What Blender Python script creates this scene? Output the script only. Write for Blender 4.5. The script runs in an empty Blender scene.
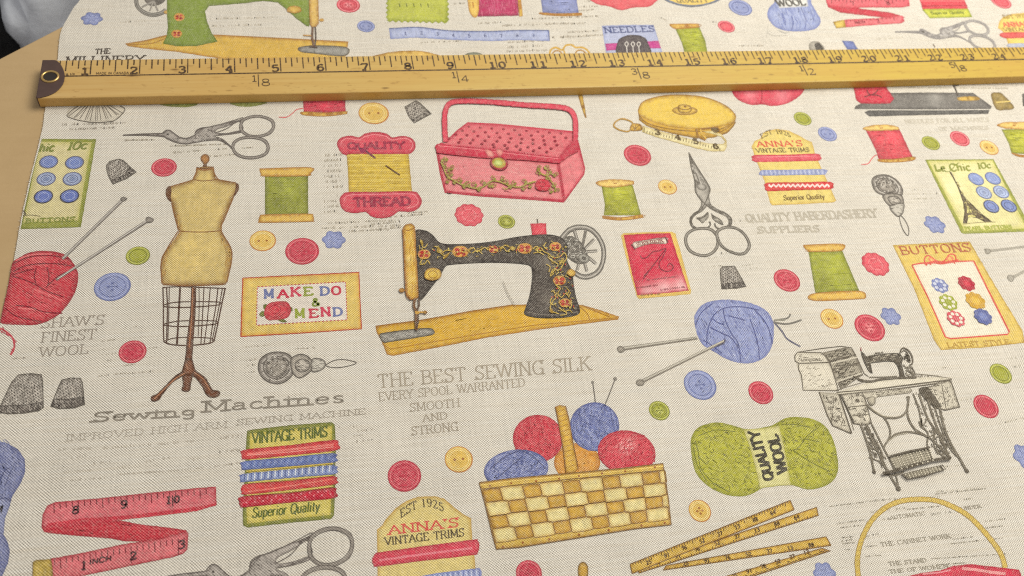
# A printed haberdashery linen laid on a board, with a wooden yardstick across it.
import bpy, bmesh, math, random
import numpy as np
from mathutils import Vector, Matrix, noise
from mathutils.geometry import delaunay_2d_cdt
random.seed(7)
scene = bpy.context.scene
COL = scene.collection

# ------------------------------------------------------------------ camera geometry
FPX, PITCH, ROLL, FAB = 900.911, 0.95164101, 0.25533286, 0.37088153
H = 0.36972                                   # camera height above the cloth (m)
cr, sr = math.cos(ROLL), math.sin(ROLL)
_M = np.array([[cr, -sr, 0], [sr, cr, 0], [0, 0, 1]])
_n = _M @ np.array([0, -math.cos(PITCH), -math.sin(PITCH)])
_e1 = _M @ np.array([1., 0, 0]); _e2 = np.cross(_n, _e1)
cf, sf = math.cos(FAB), math.sin(FAB)
_X = cf * _e1 + sf * _e2                      # world X = the cloth's print direction
_Y = -sf * _e1 + cf * _e2

def on_cloth(p, z=0.0):
    """photo point -> world xy on the horizontal plane at height z"""
    p = np.asarray(p, float).reshape(-1, 2)
    d = np.c_[(p[:, 0] - 512) / FPX, (p[:, 1] - 288) / FPX, np.ones(len(p))]
    t = -(H - z) / (d @ _n)
    P = d * t[:, None]
    return np.c_[P @ _X, P @ _Y]

def to_photo(P, z=0.0):
    P = np.asarray(P, float).reshape(-1, 2)
    C = P[:, :1] * _X + P[:, 1:] * _Y - _n * (H - z)
    return np.c_[C[:, 0] / C[:, 2] * FPX + 512, C[:, 1] / C[:, 2] * FPX + 288]

def lin(c):
    return tuple(((v / 255) / 12.92 if v <= 10 else ((v / 255 + .055) / 1.055) ** 2.4) for v in c[:3])

# ------------------------------------------------------------------ materials
def new_mat(name):
    m = bpy.data.materials.new(name); m.use_nodes = True
    nt = m.node_tree
    return m, nt, nt.nodes['Principled BSDF']

def nd(nt, t, **kw):
    n = nt.nodes.new(t)
    for k, v in kw.items():
        if k in n.inputs: n.inputs[k].default_value = v
        else: setattr(n, k, v)
    return n

def math_n(nt, op, a, b=None, clamp=False):
    n = nt.nodes.new('ShaderNodeMath'); n.operation = op; n.use_clamp = clamp
    for i, v in enumerate((a, b)):
        if v is None: continue
        if isinstance(v, (int, float)): n.inputs[i].default_value = v
        else: nt.links.new(v, n.inputs[i])
    return n.outputs[0]

def mix_rgb(nt, fac, a, b, mode='MIX'):
    n = nt.nodes.new('ShaderNodeMix'); n.data_type = 'RGBA'; n.blend_type = mode
    for i, v in ((0, fac), (6, a), (7, b)):
        if isinstance(v, (int, float)): n.inputs[i].default_value = v
        elif isinstance(v, tuple): n.inputs[i].default_value = (*v[:3], 1)
        else: nt.links.new(v, n.inputs[i])
    return n.outputs[2]

def noise_n(nt, vec, scale, detail=2, rough=.5, dist=0.):
    n = nd(nt, 'ShaderNodeTexNoise'); n.inputs['Scale'].default_value = scale
    n.inputs['Detail'].default_value = detail; n.inputs['Roughness'].default_value = rough
    n.inputs['Distortion'].default_value = dist
    nt.links.new(vec, n.inputs['Vector'])
    return n.outputs['Fac']

def mapped(nt, vec, sx, sy, sz=1.):
    n = nd(nt, 'ShaderNodeMapping'); n.inputs['Scale'].default_value = (sx, sy, sz)
    nt.links.new(vec, n.inputs['Vector'])
    return n.outputs['Vector']

WEAVE = 0.00118                               # thread repeat (m)
def cloth_material(name, ink):
    """woven linen; with ink=True the colour comes from the printed shape's own vertex colour"""
    m, nt, b = new_mat(name)
    geo = nd(nt, 'ShaderNodeNewGeometry'); pos = geo.outputs['Position']
    warp = nd(nt, 'ShaderNodeVectorMath', operation='ADD')
    wn = nd(nt, 'ShaderNodeTexNoise'); wn.inputs['Scale'].default_value = 55; wn.inputs['Detail'].default_value = 2
    nt.links.new(pos, wn.inputs['Vector'])
    sc = nd(nt, 'ShaderNodeVectorMath', operation='SCALE'); sc.inputs['Scale'].default_value = WEAVE * 1.25
    nt.links.new(wn.outputs['Color'], sc.inputs[0])
    nt.links.new(pos, warp.inputs[0]); nt.links.new(sc.outputs[0], warp.inputs[1])
    sep = nd(nt, 'ShaderNodeSeparateXYZ'); nt.links.new(warp.outputs[0], sep.inputs[0])
    k = 2 * math.pi / WEAVE
    sx = math_n(nt, 'SINE', math_n(nt, 'MULTIPLY', sep.outputs[0], k))
    sy = math_n(nt, 'SINE', math_n(nt, 'MULTIPLY', sep.outputs[1], k))
    plain = math_n(nt, 'MULTIPLY', sx, sy)                     # over / under
    twill = math_n(nt, 'SINE', math_n(nt, 'MULTIPLY', math_n(nt, 'ADD', sep.outputs[0], sep.outputs[1]), k))
    v = math_n(nt, 'ADD', math_n(nt, 'MULTIPLY', plain, .62), math_n(nt, 'MULTIPLY', twill, .52))
    amp = nd(nt, 'ShaderNodeMapRange'); amp.inputs['From Min'].default_value = .3; amp.inputs['From Max'].default_value = .7; amp.inputs['To Min'].default_value = .45; amp.inputs['To Max'].default_value = 1.5
    nt.links.new(noise_n(nt, pos, 210, 3, .65), amp.inputs['Value'])
    v = math_n(nt, 'MULTIPLY', v, amp.outputs[0])
    grit = math_n(nt, 'SUBTRACT', noise_n(nt, pos, 1100, 3, .7), .5)
    thx = math_n(nt, 'SUBTRACT', noise_n(nt, mapped(nt, pos, 45, 1500), 1, 1), .5)   # single weft threads
    thy = math_n(nt, 'SUBTRACT', noise_n(nt, mapped(nt, pos, 1500, 45), 1, 1), .5)   # single warp threads
    cloud = math_n(nt, 'SUBTRACT', noise_n(nt, pos, 34, 3, .6), .5)
    f = math_n(nt, 'MULTIPLY', v, .68 if not ink else .56)
    f = math_n(nt, 'ADD', f, math_n(nt, 'MULTIPLY', grit, .62 if not ink else .62))
    f = math_n(nt, 'ADD', f, math_n(nt, 'MULTIPLY', thx, .26))
    f = math_n(nt, 'ADD', f, math_n(nt, 'MULTIPLY', thy, .22))
    f = math_n(nt, 'ADD', f, math_n(nt, 'MULTIPLY', cloud, .20))
    f = math_n(nt, 'ADD', f, 1.0)
    linen = lin((211, 203, 187))
    slub = noise_n(nt, mapped(nt, pos, 30, 900), 1, 2)
    hue = mix_rgb(nt, slub, lin((201, 191, 174)), lin((211, 207, 198)))
    if ink:
        at = nd(nt, 'ShaderNodeVertexColor'); at.layer_name = 'Col'
        show = nd(nt, 'ShaderNodeMapRange'); show.inputs['From Min'].default_value = .46; show.inputs['From Max'].default_value = .78
        show.inputs['To Max'].default_value = .26
        nt.links.new(noise_n(nt, pos, 950, 2, .6), show.inputs['Value'])
        base = mix_rgb(nt, show.outputs[0], at.outputs['Color'], hue)
        wv = nd(nt, 'ShaderNodeMapRange'); wv.inputs['From Min'].default_value = .1; wv.inputs['From Max'].default_value = 1.
        wv.inputs['To Max'].default_value = .23
        nt.links.new(v, wv.inputs['Value'])
        base = mix_rgb(nt, wv.outputs[0], base, hue)
    else:
        base = hue
    comb = nd(nt, 'ShaderNodeVectorMath', operation='SCALE')
    nt.links.new(base, comb.inputs[0]); nt.links.new(f, comb.inputs['Scale'])
    nt.links.new(comb.outputs[0], b.inputs['Base Color'])
    b.inputs['Roughness'].default_value = .93
    b.inputs['Specular IOR Level'].default_value = .12
    bump = nd(nt, 'ShaderNodeBump'); bump.inputs['Strength'].default_value = .35; bump.inputs['Distance'].default_value = .00012
    nt.links.new(v, bump.inputs['Height'])
    rip = nd(nt, 'ShaderNodeBump'); rip.inputs['Strength'].default_value = 1.; rip.inputs['Distance'].default_value = .0042
    nt.links.new(noise_n(nt, mapped(nt, pos, 9, 6), 1, 2, .5, .6), rip.inputs['Height'])
    nt.links.new(rip.outputs[0], bump.inputs['Normal']); nt.links.new(bump.outputs[0], b.inputs['Normal'])
    return m

M_LINEN = cloth_material('woven_linen', False)
M_INK = cloth_material('printed_ink_on_linen', True)

def wood_material():
    m, nt, b = new_mat('varnished_yellow_wood')
    tc = nd(nt, 'ShaderNodeTexCoord'); pos = tc.outputs['Object']
    g1 = noise_n(nt, mapped(nt, pos, 7, 330, 330), 1, 4, .6, .4)
    g2 = noise_n(nt, mapped(nt, pos, 28, 1500, 900), 1, 3, .6)
    blot = noise_n(nt, mapped(nt, pos, 14, 40, 40), 1, 3, .6)
    sep = nd(nt, 'ShaderNodeSeparateXYZ'); nt.links.new(pos, sep.inputs[0])
    run = nd(nt, 'ShaderNodeMapRange'); run.inputs['From Min'].default_value = 0.0; run.inputs['From Max'].default_value = .5
    nt.links.new(sep.outputs[0], run.inputs['Value'])
    c = mix_rgb(nt, run.outputs[0], lin((200, 168, 110)), lin((197, 168, 72)))
    r1 = nd(nt, 'ShaderNodeMapRange'); r1.inputs['From Min'].default_value = .35; r1.inputs['From Max'].default_value = .75
    nt.links.new(g1, r1.inputs['Value'])
    c = mix_rgb(nt, math_n(nt, 'MULTIPLY', r1.outputs[0], .30), c, lin((178, 134, 60)))
    r2 = nd(nt, 'ShaderNodeMapRange'); r2.inputs['From Min'].default_value = .5; r2.inputs['From Max'].default_value = .8
    nt.links.new(g2, r2.inputs['Value'])
    c = mix_rgb(nt, math_n(nt, 'MULTIPLY', r2.outputs[0], .35), c, lin((150, 100, 38)))
    r3 = nd(nt, 'ShaderNodeMapRange'); r3.inputs['From Min'].default_value = .45; r3.inputs['From Max'].default_value = .8
    nt.links.new(blot, r3.inputs['Value'])
    c = mix_rgb(nt, math_n(nt, 'MULTIPLY', r3.outputs[0], .5), c, lin((192, 148, 74)))
    # dings and ink spots
    vo = nd(nt, 'ShaderNodeTexVoronoi'); vo.inputs['Scale'].default_value = 1; nt.links.new(mapped(nt, pos, 42, 130, 130), vo.inputs['Vector'])
    dn = nd(nt, 'ShaderNodeMapRange'); dn.inputs['From Min'].default_value = .13; dn.inputs['From Max'].default_value = .05
    nt.links.new(vo.outputs['Distance'], dn.inputs['Value'])
    pick = math_n(nt, 'GREATER_THAN', noise_n(nt, mapped(nt, pos, 30, 60, 60), 1, 1), .50)
    c = mix_rgb(nt, math_n(nt, 'MULTIPLY', math_n(nt, 'MULTIPLY', dn.outputs[0], pick), .75), c, lin((96, 62, 26)))
    sm = nd(nt, 'ShaderNodeMapRange'); sm.inputs['From Min'].default_value = .60; sm.inputs['From Max'].default_value = .78
    nt.links.new(noise_n(nt, mapped(nt, pos, 70, 150, 150), 1, 4, .7), sm.inputs['Value'])
    c = mix_rgb(nt, math_n(nt, 'MULTIPLY', sm.outputs[0], .55), c, lin((150, 108, 52)))
    fl = nd(nt, 'ShaderNodeMapRange'); fl.inputs['From Min'].default_value = .62; fl.inputs['From Max'].default_value = .7
    nt.links.new(noise_n(nt, mapped(nt, pos, 160, 420, 420), 1, 2, .6), fl.inputs['Value'])
    c = mix_rgb(nt, math_n(nt, 'MULTIPLY', fl.outputs[0], .35), c, lin((132, 92, 40)))
    # side faces tinted browner than the top, by face normal
    geo = nd(nt, 'ShaderNodeNewGeometry'); sn = nd(nt, 'ShaderNodeSeparateXYZ'); nt.links.new(geo.outputs['Normal'], sn.inputs[0])
    side = math_n(nt, 'SUBTRACT', 1.0, math_n(nt, 'ABSOLUTE', sn.outputs[2]), True)
    c = mix_rgb(nt, math_n(nt, 'MULTIPLY', side, .55), c, lin((200, 152, 72)))
    nt.links.new(c, b.inputs['Base Color'])
    b.inputs['Roughness'].default_value = .42; b.inputs['Specular IOR Level'].default_value = .4
    bp = nd(nt, 'ShaderNodeBump'); bp.inputs['Strength'].default_value = .25; bp.inputs['Distance'].default_value = .0002
    nt.links.new(g1, bp.inputs['Height']); nt.links.new(bp.outputs[0], b.inputs['Normal'])
    return m
M_WOOD = wood_material()

def plain_material(name, col, rough=.6, metal=0., var=.15, scale=60, bump=0.):
    m, nt, b = new_mat(name)
    tc = nd(nt, 'ShaderNodeTexCoord'); n = noise_n(nt, tc.outputs['Object'], scale, 4, .6)
    c = mix_rgb(nt, n, tuple(v * (1 - var) for v in lin(col)), tuple(min(1, v * (1 + var)) for v in lin(col)))
    nt.links.new(c, b.inputs['Base Color'])
    b.inputs['Roughness'].default_value = rough; b.inputs['Metallic'].default_value = metal
    if bump:
        bp = nd(nt, 'ShaderNodeBump'); bp.inputs['Strength'].default_value = .6; bp.inputs['Distance'].default_value = bump
        nt.links.new(n, bp.inputs['Height']); nt.links.new(bp.outputs[0], b.inputs['Normal'])
    return m

def ink_material(name, col, fade):
    """stamped ink on the ruler, worn where the varnish has rubbed"""
    m, nt, b = new_mat(name)
    geo = nd(nt, 'ShaderNodeNewGeometry')
    n = noise_n(nt, geo.outputs['Position'], 900, 3, .7)
    r = nd(nt, 'ShaderNodeMapRange'); r.inputs['From Min'].default_value = .45; r.inputs['From Max'].default_value = .75; r.inputs['To Max'].default_value = fade
    nt.links.new(n, r.inputs['Value'])
    nt.links.new(mix_rgb(nt, r.outputs[0], lin(col), lin((190, 145, 70))), b.inputs['Base Color'])
    b.inputs['Roughness'].default_value = .5
    return m
M_RULERINK = ink_material('stamped_ruler_ink', (52, 34, 20), .4)

# ------------------------------------------------------------------ tracing frames
FR = dict(F0=(0, 0, 1), F1=(0, 0, 4), F2=(256, 0, 4), F3=(512, 0, 4), F4=(768, 0, 4), G1=(0, 130, 5.095), G2=(200, 130, 5.095),
  G3=(400, 90, 5.095), G4=(600, 130, 5.095), G5=(824, 120, 5.095), H1=(0, 230, 5.095), H2=(200, 230, 5.095), H3=(370, 210, 3.919),
  H4=(600, 220, 5.095), H5=(824, 230, 5.095), I1=(0, 330, 5.095), J1=(0, 463, 5.095), K1=(140, 270, 3.6), K2=(220, 330, 5.095),
  K3=(370, 340, 4.096), K4=(470, 370, 3.033), K5=(600, 290, 4.267), K6=(780, 330, 3.389), K7=(620, 410, 3.47), K8=(800, 463, 4.571),
  K9=(220, 410, 3.469), K10=(340, 440, 4.233), K11=(40, 380, 4.655), K12=(720, 110, 4.115), K13=(120, 100, 5.239), K14=(0, 0, 4.8),
  M1=(100, 0, 3.938), M2=(370, 0, 3.938), M3=(560, 0, 3.938), M4=(764, 0, 3.938), N1=(140, 145, 4.117), N2=(140, 280, 4.43),
  N3=(785, 335, 7.2), N4=(855, 340, 7.2), N5=(855, 400, 5.76), N6=(904, 120, 4.8), N7=(220, 510, 5.689), N8=(480, 510, 5.689),
  N9=(330, 125, 5.76), O1=(480, 215, 5.236), O2=(370, 210, 5.236), O3=(0, 430, 3.945), O4=(924, 240, 4.8), O5=(600, 80, 5.689),
  O6=(680, 145, 4.8), O7=(0, 230, 3.84), R1=(260, 50, 6.4), R2=(680, 60, 12.8))
_fr = [0, 0, 1.]
def F(name): _fr[:] = FR[name]
def S(s):
    """'x,y x,y' in the current tracing frame -> photo points"""
    if not isinstance(s, str): return np.asarray(s, float).reshape(-1, 2)
    a = np.array([[float(v) for v in q.split(',')] for q in s.split()])
    a = a / _fr[2] + np.array(_fr[:2])
    if SHIFT is not None: a = to_photo(on_cloth(a) + SHIFT)
    return a
SHIFT = None                                  # the cloth's pattern repeat: same motif, moved along the cloth
def shift(src=None, dst=None):
    """move everything drawn next so that cloth point src lands on dst (both (frame, 'x,y'))"""
    global SHIFT
    SHIFT = None
    if src is None: return
    F(src[0]); a = on_cloth(S(src[1]))[0]; F(dst[0]); b_ = on_cloth(S(dst[1]))[0]
    SHIFT = b_ - a
def upv(A, h):
    """upright direction of the print at photo point A, h photo px tall"""
    P = on_cloth(A)[0]; q = to_photo([P + np.array([0, .002])])[0] - np.asarray(A)
    return q / abs(q[1]) * h
def px(v): return v / _fr[2]

def smooth_curve(p, closed, step=1.3):
    p = np.asarray(p, float); n = len(p)
    if n < 3: return p
    out = []
    for i in range(n if closed else n - 1):
        a, b_, c, d = (p[(i - 1) % n], p[i], p[(i + 1) % n], p[(i + 2) % n]) if closed else (p[max(i - 1, 0)], p[i], p[i + 1], p[min(i + 2, n - 1)])
        k = max(1, int(np.linalg.norm(c - b_) / step))
        for t in np.arange(k) / k:
            out.append(.5 * ((2 * b_) + (c - a) * t + (2 * a - 5 * b_ + 4 * c - d) * t * t + (3 * b_ - a - 3 * c + d) * t ** 3))
    if not closed: out.append(p[-1])
    return np.array(out)

def dense(p, closed, step=2.):
    p = np.asarray(p, float); n = len(p); out = []
    for i in range(n if closed else n - 1):
        a, b_ = p[i], p[(i + 1) % n]; k = max(1, int(np.linalg.norm(b_ - a) / step))
        for t in range(k): out.append(a + (b_ - a) * t / k)
    if not closed: out.append(p[-1])
    return np.array(out)

def inside(poly, q):
    q = np.asarray(q, float); x, y = q[:, 0], q[:, 1]; r = np.zeros(len(q), bool)
    n = len(poly); j = n - 1
    for i in range(n):
        xi, yi = poly[i]; xj, yj = poly[j]
        if yi != yj:
            r ^= ((yi > y) != (yj > y)) & (x < (xj - xi) * (y - yi) / (yj - yi) + xi)
        j = i
    return r

def edge_dist(poly, q):
    a = poly; b_ = np.roll(poly, -1, 0); d = b_ - a; L = (d ** 2).sum(1) + 1e-9
    v = q[:, None] - a[None]
    t = np.clip((v * d).sum(2) / L, 0, 1)
    return np.sqrt(((v - t[..., None] * d) ** 2).sum(2)).min(1)

def pnoise(x, y, s, seed=0): return noise.noise(Vector((x / s, y / s, seed * 7.3)))

DZ = 1.0e-5
CLOTH = None
class Print:
    """one printed motif: thin ink shapes lying on the cloth, painted back to front"""
    def __init__(s, name, label=None, base=2, parent='cloth', z0=0., mat=None, owner=None):
        s.name, s.label, s.parent, s.z0, s.mat = name, label, parent, z0, mat or M_INK
        s.v, s.f, s.c = [], [], []
        s.shared = owner.shared if owner else dict(layer=base, k=0)
        s.seed = random.random() * 50; s.kids = []
        if owner: owner.kids.append(s)
    def sub(s, name, label=None):
        return Print(name, label, parent=None, z0=s.z0, mat=s.mat, owner=s)
    def up(s, n=1): s.shared['layer'] += n; return s
    def _z(s):
        s.shared['k'] = (s.shared['k'] + 1) % 9
        return s.z0 + s.shared['layer'] * DZ + s.shared['k'] * 1.0e-6
    def _add(s, pts, faces, cols, z):
        P = on_cloth(pts, s.z0); o = len(s.v)
        s.v += [(a, b_, z) for a, b_ in P]; s.f += [[i + o for i in f] for f in faces]; s.c += list(cols)
    def fill(s, pts, col, edge=None, ew=2., n=.07, sm=True, sp=2.6, hl=(), jit=.18, ns=5.):
        s.up(); s.last = col; p = S(pts)
        p = smooth_curve(p, True, 1.6) if sm else dense(p, True, 2.4)
        if jit:
            p = p + np.array([[pnoise(x, y, 2.2, s.seed), pnoise(x, y, 2.2, s.seed + 9)] for x, y in p]) * jit * 2
        lo, hi = p.min(0), p.max(0)
        if edge is None and not hl and n < .02 or (hi - lo).max() < 3:
            s._add(p, [list(range(len(p)))], [lin(col)] * len(p), s._z()); return s
        gx, gy = np.meshgrid(np.arange(lo[0] + sp / 2, hi[0], sp), np.arange(lo[1] + sp / 2, hi[1], sp))
        q = np.c_[gx.ravel(), gy.ravel()] + (np.random.RandomState(5).rand(gx.size, 2) - .5) * sp * .5
        q = q[inside(p, q)] if len(q) else q
        if len(q): q = q[edge_dist(p, q) > min(sp * .35, .8)]
        rings = [q] if len(q) else []
        allp = np.vstack([p] + rings)
        vs, _, fs, ov, _, _ = delaunay_2d_cdt([Vector(v) for v in allp], [], [list(range(len(p)))], 1, 1e-5)
        vs = np.array([(v.x, v.y) for v in vs])
        d = edge_dist(p, vs) if edge is not None else None
        c0 = np.array(lin(col)); c1 = np.array(lin(edge)) if edge is not None else None
        cols = []
        for i, (x, y) in enumerate(vs):
            c = c0.copy()
            for hx, hy, hr, hc in hl:
                w = math.exp(-((x - hx) ** 2 + (y - hy) ** 2) / (hr * hr)); c = c * (1 - w) + np.array(lin(hc)) * w
            if d is not None:
                t = max(0, 1 - d[i] / ew); c = c * (1 - t) + c1 * t
            k = 1 + n * (pnoise(x, y, ns, s.seed) * 1.6 + pnoise(x, y, 1.7, s.seed + 3) * 1.2)
            cols.append(tuple(np.clip(c * k, 0, 1)))
        s._add(vs, [list(f) for f in fs], cols, s._z())
        return s
    def stroke(s, pts, w, col, sm=True, w2=None, closed=False, up=0, jit=.1):
        """ribbon of width w (photo px); w2 = end width"""
        if up: s.up(up)
        p = S(pts)
        p = smooth_curve(p, closed) if sm and len(p) > 2 else p
        if len(p) < 2: return s
        n = len(p)
        if closed: tg = np.roll(p, -1, 0) - np.roll(p, 1, 0)
        else:
            tg = np.gradient(p, axis=0)
            if not sm and n > 2:
                sg = np.diff(p, axis=0); sg /= np.linalg.norm(sg, axis=1)[:, None] + 1e-9
                tg = np.vstack([sg[:1], sg[:-1] + sg[1:], sg[-1:]])
        tg = tg / (np.linalg.norm(tg, axis=1)[:, None] + 1e-9); nm = np.c_[-tg[:, 1], tg[:, 0]]
        ww = np.linspace(w, w if w2 is None else w2, n) / 2
        if jit: ww = ww * np.array([1 + jit * 2 * pnoise(x, y, 1.5, s.seed) for x, y in p])
        pts2 = np.vstack([p + nm * ww[:, None], p - nm * ww[:, None]])
        fs = [[i, (i + 1) % n, n + (i + 1) % n, n + i] for i in range(n if closed else n - 1)]
        c = np.array(lin(col)); cols = []
        for x, y in pts2: cols.append(tuple(np.clip(c * (1 + .2 * pnoise(x, y, 3, s.seed)), 0, 1)))
        s._add(pts2, fs, cols, s._z())
        return s
    def disc_pts(s, c, w, n=28, wob=0., lobes=0, sq=1.):
        """outline of a true circle lying on the cloth; c in frame units, w = apparent width in frame units"""
        cx, cy = S(c)[0]; w = px(w)
        C = on_cloth((cx, cy), s.z0)[0]; L = np.linalg.norm(on_cloth((cx + w / 2, cy), s.z0)[0] - C)
        a = np.linspace(0, 2 * np.pi, n, endpoint=False)
        r = L * (1 + wob * (1 - 2.2 * np.abs(np.sin(a * lobes / 2 + .3)) ** 3)) if lobes else L
        return to_photo(np.c_[C[0] + np.cos(a) * r, C[1] + np.sin(a) * r * sq], s.z0)
    def disc(s, c, w, col, edge=None, ew=1.5, n=.07, lobes=0, wob=0., **kw):
        return s.fill(s.disc_pts(c, w, 60 if lobes else 24, wob, lobes), col, edge, ew, n, jit=.08, **kw)
    def ring(s, c, w, lw, col, **kw):
        return s.stroke(s.disc_pts(c, w, **kw), lw, col, closed=True)
    def scrib(s, poly, num, ln, ang, w, col, spread=.3, field=None, sm=True, up=1):
        """num short pen strokes inside poly"""
        if up: s.up(up)
        p = S(poly); p = smooth_curve(p, True) if sm else p
        cs = col if isinstance(col, list) else [col]
        bl = s.shared.get('blend', .38)
        if getattr(s, 'last', None): cs = [tuple(c[i] * (1 - bl) + s.last[i] * bl for i in range(3)) for c in cs]
        col = cs
        lo, hi = p.min(0), p.max(0); rnd = random.Random(int(s.seed * 1000) + num)
        done = 0; t = 0
        while done < num and t < num * 8:
            t += 1
            q = np.array([lo[0] + rnd.random() * (hi[0] - lo[0]), lo[1] + rnd.random() * (hi[1] - lo[1])])
            a = (field(q[0], q[1]) if field else math.radians(ang)) + (rnd.random() - .5) * 2 * spread
            l = ln * (.6 + .8 * rnd.random()); d = np.array([math.cos(a), math.sin(a)]) * l / 2
            b_ = np.array([-d[1], d[0]]) * (rnd.random() - .5) * .3
            e = np.array([q - d, q + d])
            if not inside(p, e).all(): continue
            s.stroke(np.array([q - d, q + b_, q + d]), w, col if not isinstance(col, list) else rnd.choice(col), sm=False, jit=0); done += 1
        return s
    def text(s, txt, A, B, uph, col, wt=1., serif=True, con=.45, slant=0., gap=.24, sw=1.5, up=1, bold=0):
        """lettering between baseline ends A and B; uph = cap height vector"""
        if up: s.up(up)
        A = S(A)[0]; B = S(B)[0]; uv = np.asarray(uph, float).reshape(2) if not isinstance(uph, (int, float)) else upv(A, px(uph))
        W = sum(GLY[ch][0] + gap * 10 * .6 for ch in txt) - gap * 6
        x0 = 0; ax = (B - A) / W
        for ch in txt:
            gw, strokes = GLY[ch]
            for cv, pl in strokes:
                q = np.array([A + ax * (x0 + gx + slant * gy) + uv * gy / 10 for gx, gy in pl])
                if cv: q = smooth_curve(q, False, .8)
                elif len(q) > 2: q = dense(q, False, 50)
                tg = np.gradient(q, axis=0) if cv else None
                def wid(d):   # calligraphic: thick along the up direction
                    u = uv / np.linalg.norm(uv); l = np.linalg.norm(d) + 1e-9
                    return wt * (con + (1 - con) * abs(d @ u) / l)
                if cv:
                    nm = np.c_[-tg[:, 1], tg[:, 0]] / (np.linalg.norm(tg, axis=1)[:, None] + 1e-9)
                    ww = np.array([wid(d) for d in tg]) / 2; n = len(q)
                    pts2 = np.vstack([q + nm * ww[:, None], q - nm * ww[:, None]])
                    s._add(pts2, [[i, i + 1, n + i + 1, n + i] for i in range(n - 1)], [lin(col)] * (2 * n), s._z())
                else:
                    for i in range(len(q) - 1):
                        s.stroke(q[i:i + 2], wid(q[i + 1] - q[i]), col, sm=False, jit=0)
                if serif:
                    for (e, f_) in ((pl[0], pl[1]), (pl[-1], pl[-2])):
                        if (e[1] in (0, 10, 6.5)) and abs(e[1] - f_[1]) > abs(e[0] - f_[0]) * .9 and not cv:
                            m = A + ax * (x0 + e[0] + slant * e[1]) + uv * e[1] / 10
                            s.stroke(np.array([m - ax * sw * 1.15, m + ax * sw * 1.15]), max(.75, wt * con * 1.35), col, sm=False, jit=0)
            x0 += gw + gap * 6
        return s
    def micro(s, A, B, h, col=(160, 148, 130), dens=.85, up=0):
        """a line of lettering too small to read"""
        A = S(A)[0]; B = S(B)[0]; h = px(h)
        d = B - A; L = np.linalg.norm(d); d /= L; u = np.array([d[1], -d[0]]); x = 0
        if u[1] > 0: u = -u
        rnd = random.Random(int(A[0] * 7 + A[1] * 13))
        while x < L:
            if rnd.random() < .09: x += h * .7; continue
            o = A + d * x; hh = h * (.6 + .4 * rnd.random()); w = h * .42
            if rnd.random() < dens:
                k = rnd.random()
                if k < .5: s.stroke(np.array([o, o + u * hh]), .7, col, sm=False, jit=0)
                elif k < .86: s.stroke(np.array([o, o + u * hh * .9 + d * w * .6]), .65, col, sm=False, jit=0)
                else: s.stroke(np.array([o + u * hh * .5, o + u * hh * .55 + d * w]), .75, col, sm=False, jit=0)
                if rnd.random() < .28: s.stroke(np.array([o + u * .1, o + d * w * 1.1]), .6, col, sm=False, jit=0)
            x += w * 1.15
        return s
    def build(s, parent=None):
        if not s.v:   # motif whose shapes all live in sub-parts
            o = bpy.data.objects.new(s.name, None)
        else:
            me = bpy.data.meshes.new(s.name); me.from_pydata(s.v, [], s.f); me.update()
            ca = me.color_attributes.new('Col', 'FLOAT_COLOR', 'POINT')
            ca.data.foreach_set('color', np.c_[np.array(s.c), np.ones(len(s.c))].ravel().astype(np.float32))
            # every ink face looks up
            bm = bmesh.new(); bm.from_mesh(me)
            for f in bm.faces:
                if f.normal.z < 0: f.normal_flip()
            bm.to_mesh(me); bm.free()
            me.materials.append(s.mat)
            o = bpy.data.objects.new(s.name, me)
        COL.objects.link(o)
        if s.label: o['label'] = s.label
        o.parent = parent if parent else (CLOTH if s.parent == 'cloth' else s.parent)
        for k in s.kids: k.build(o)
        return o

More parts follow.
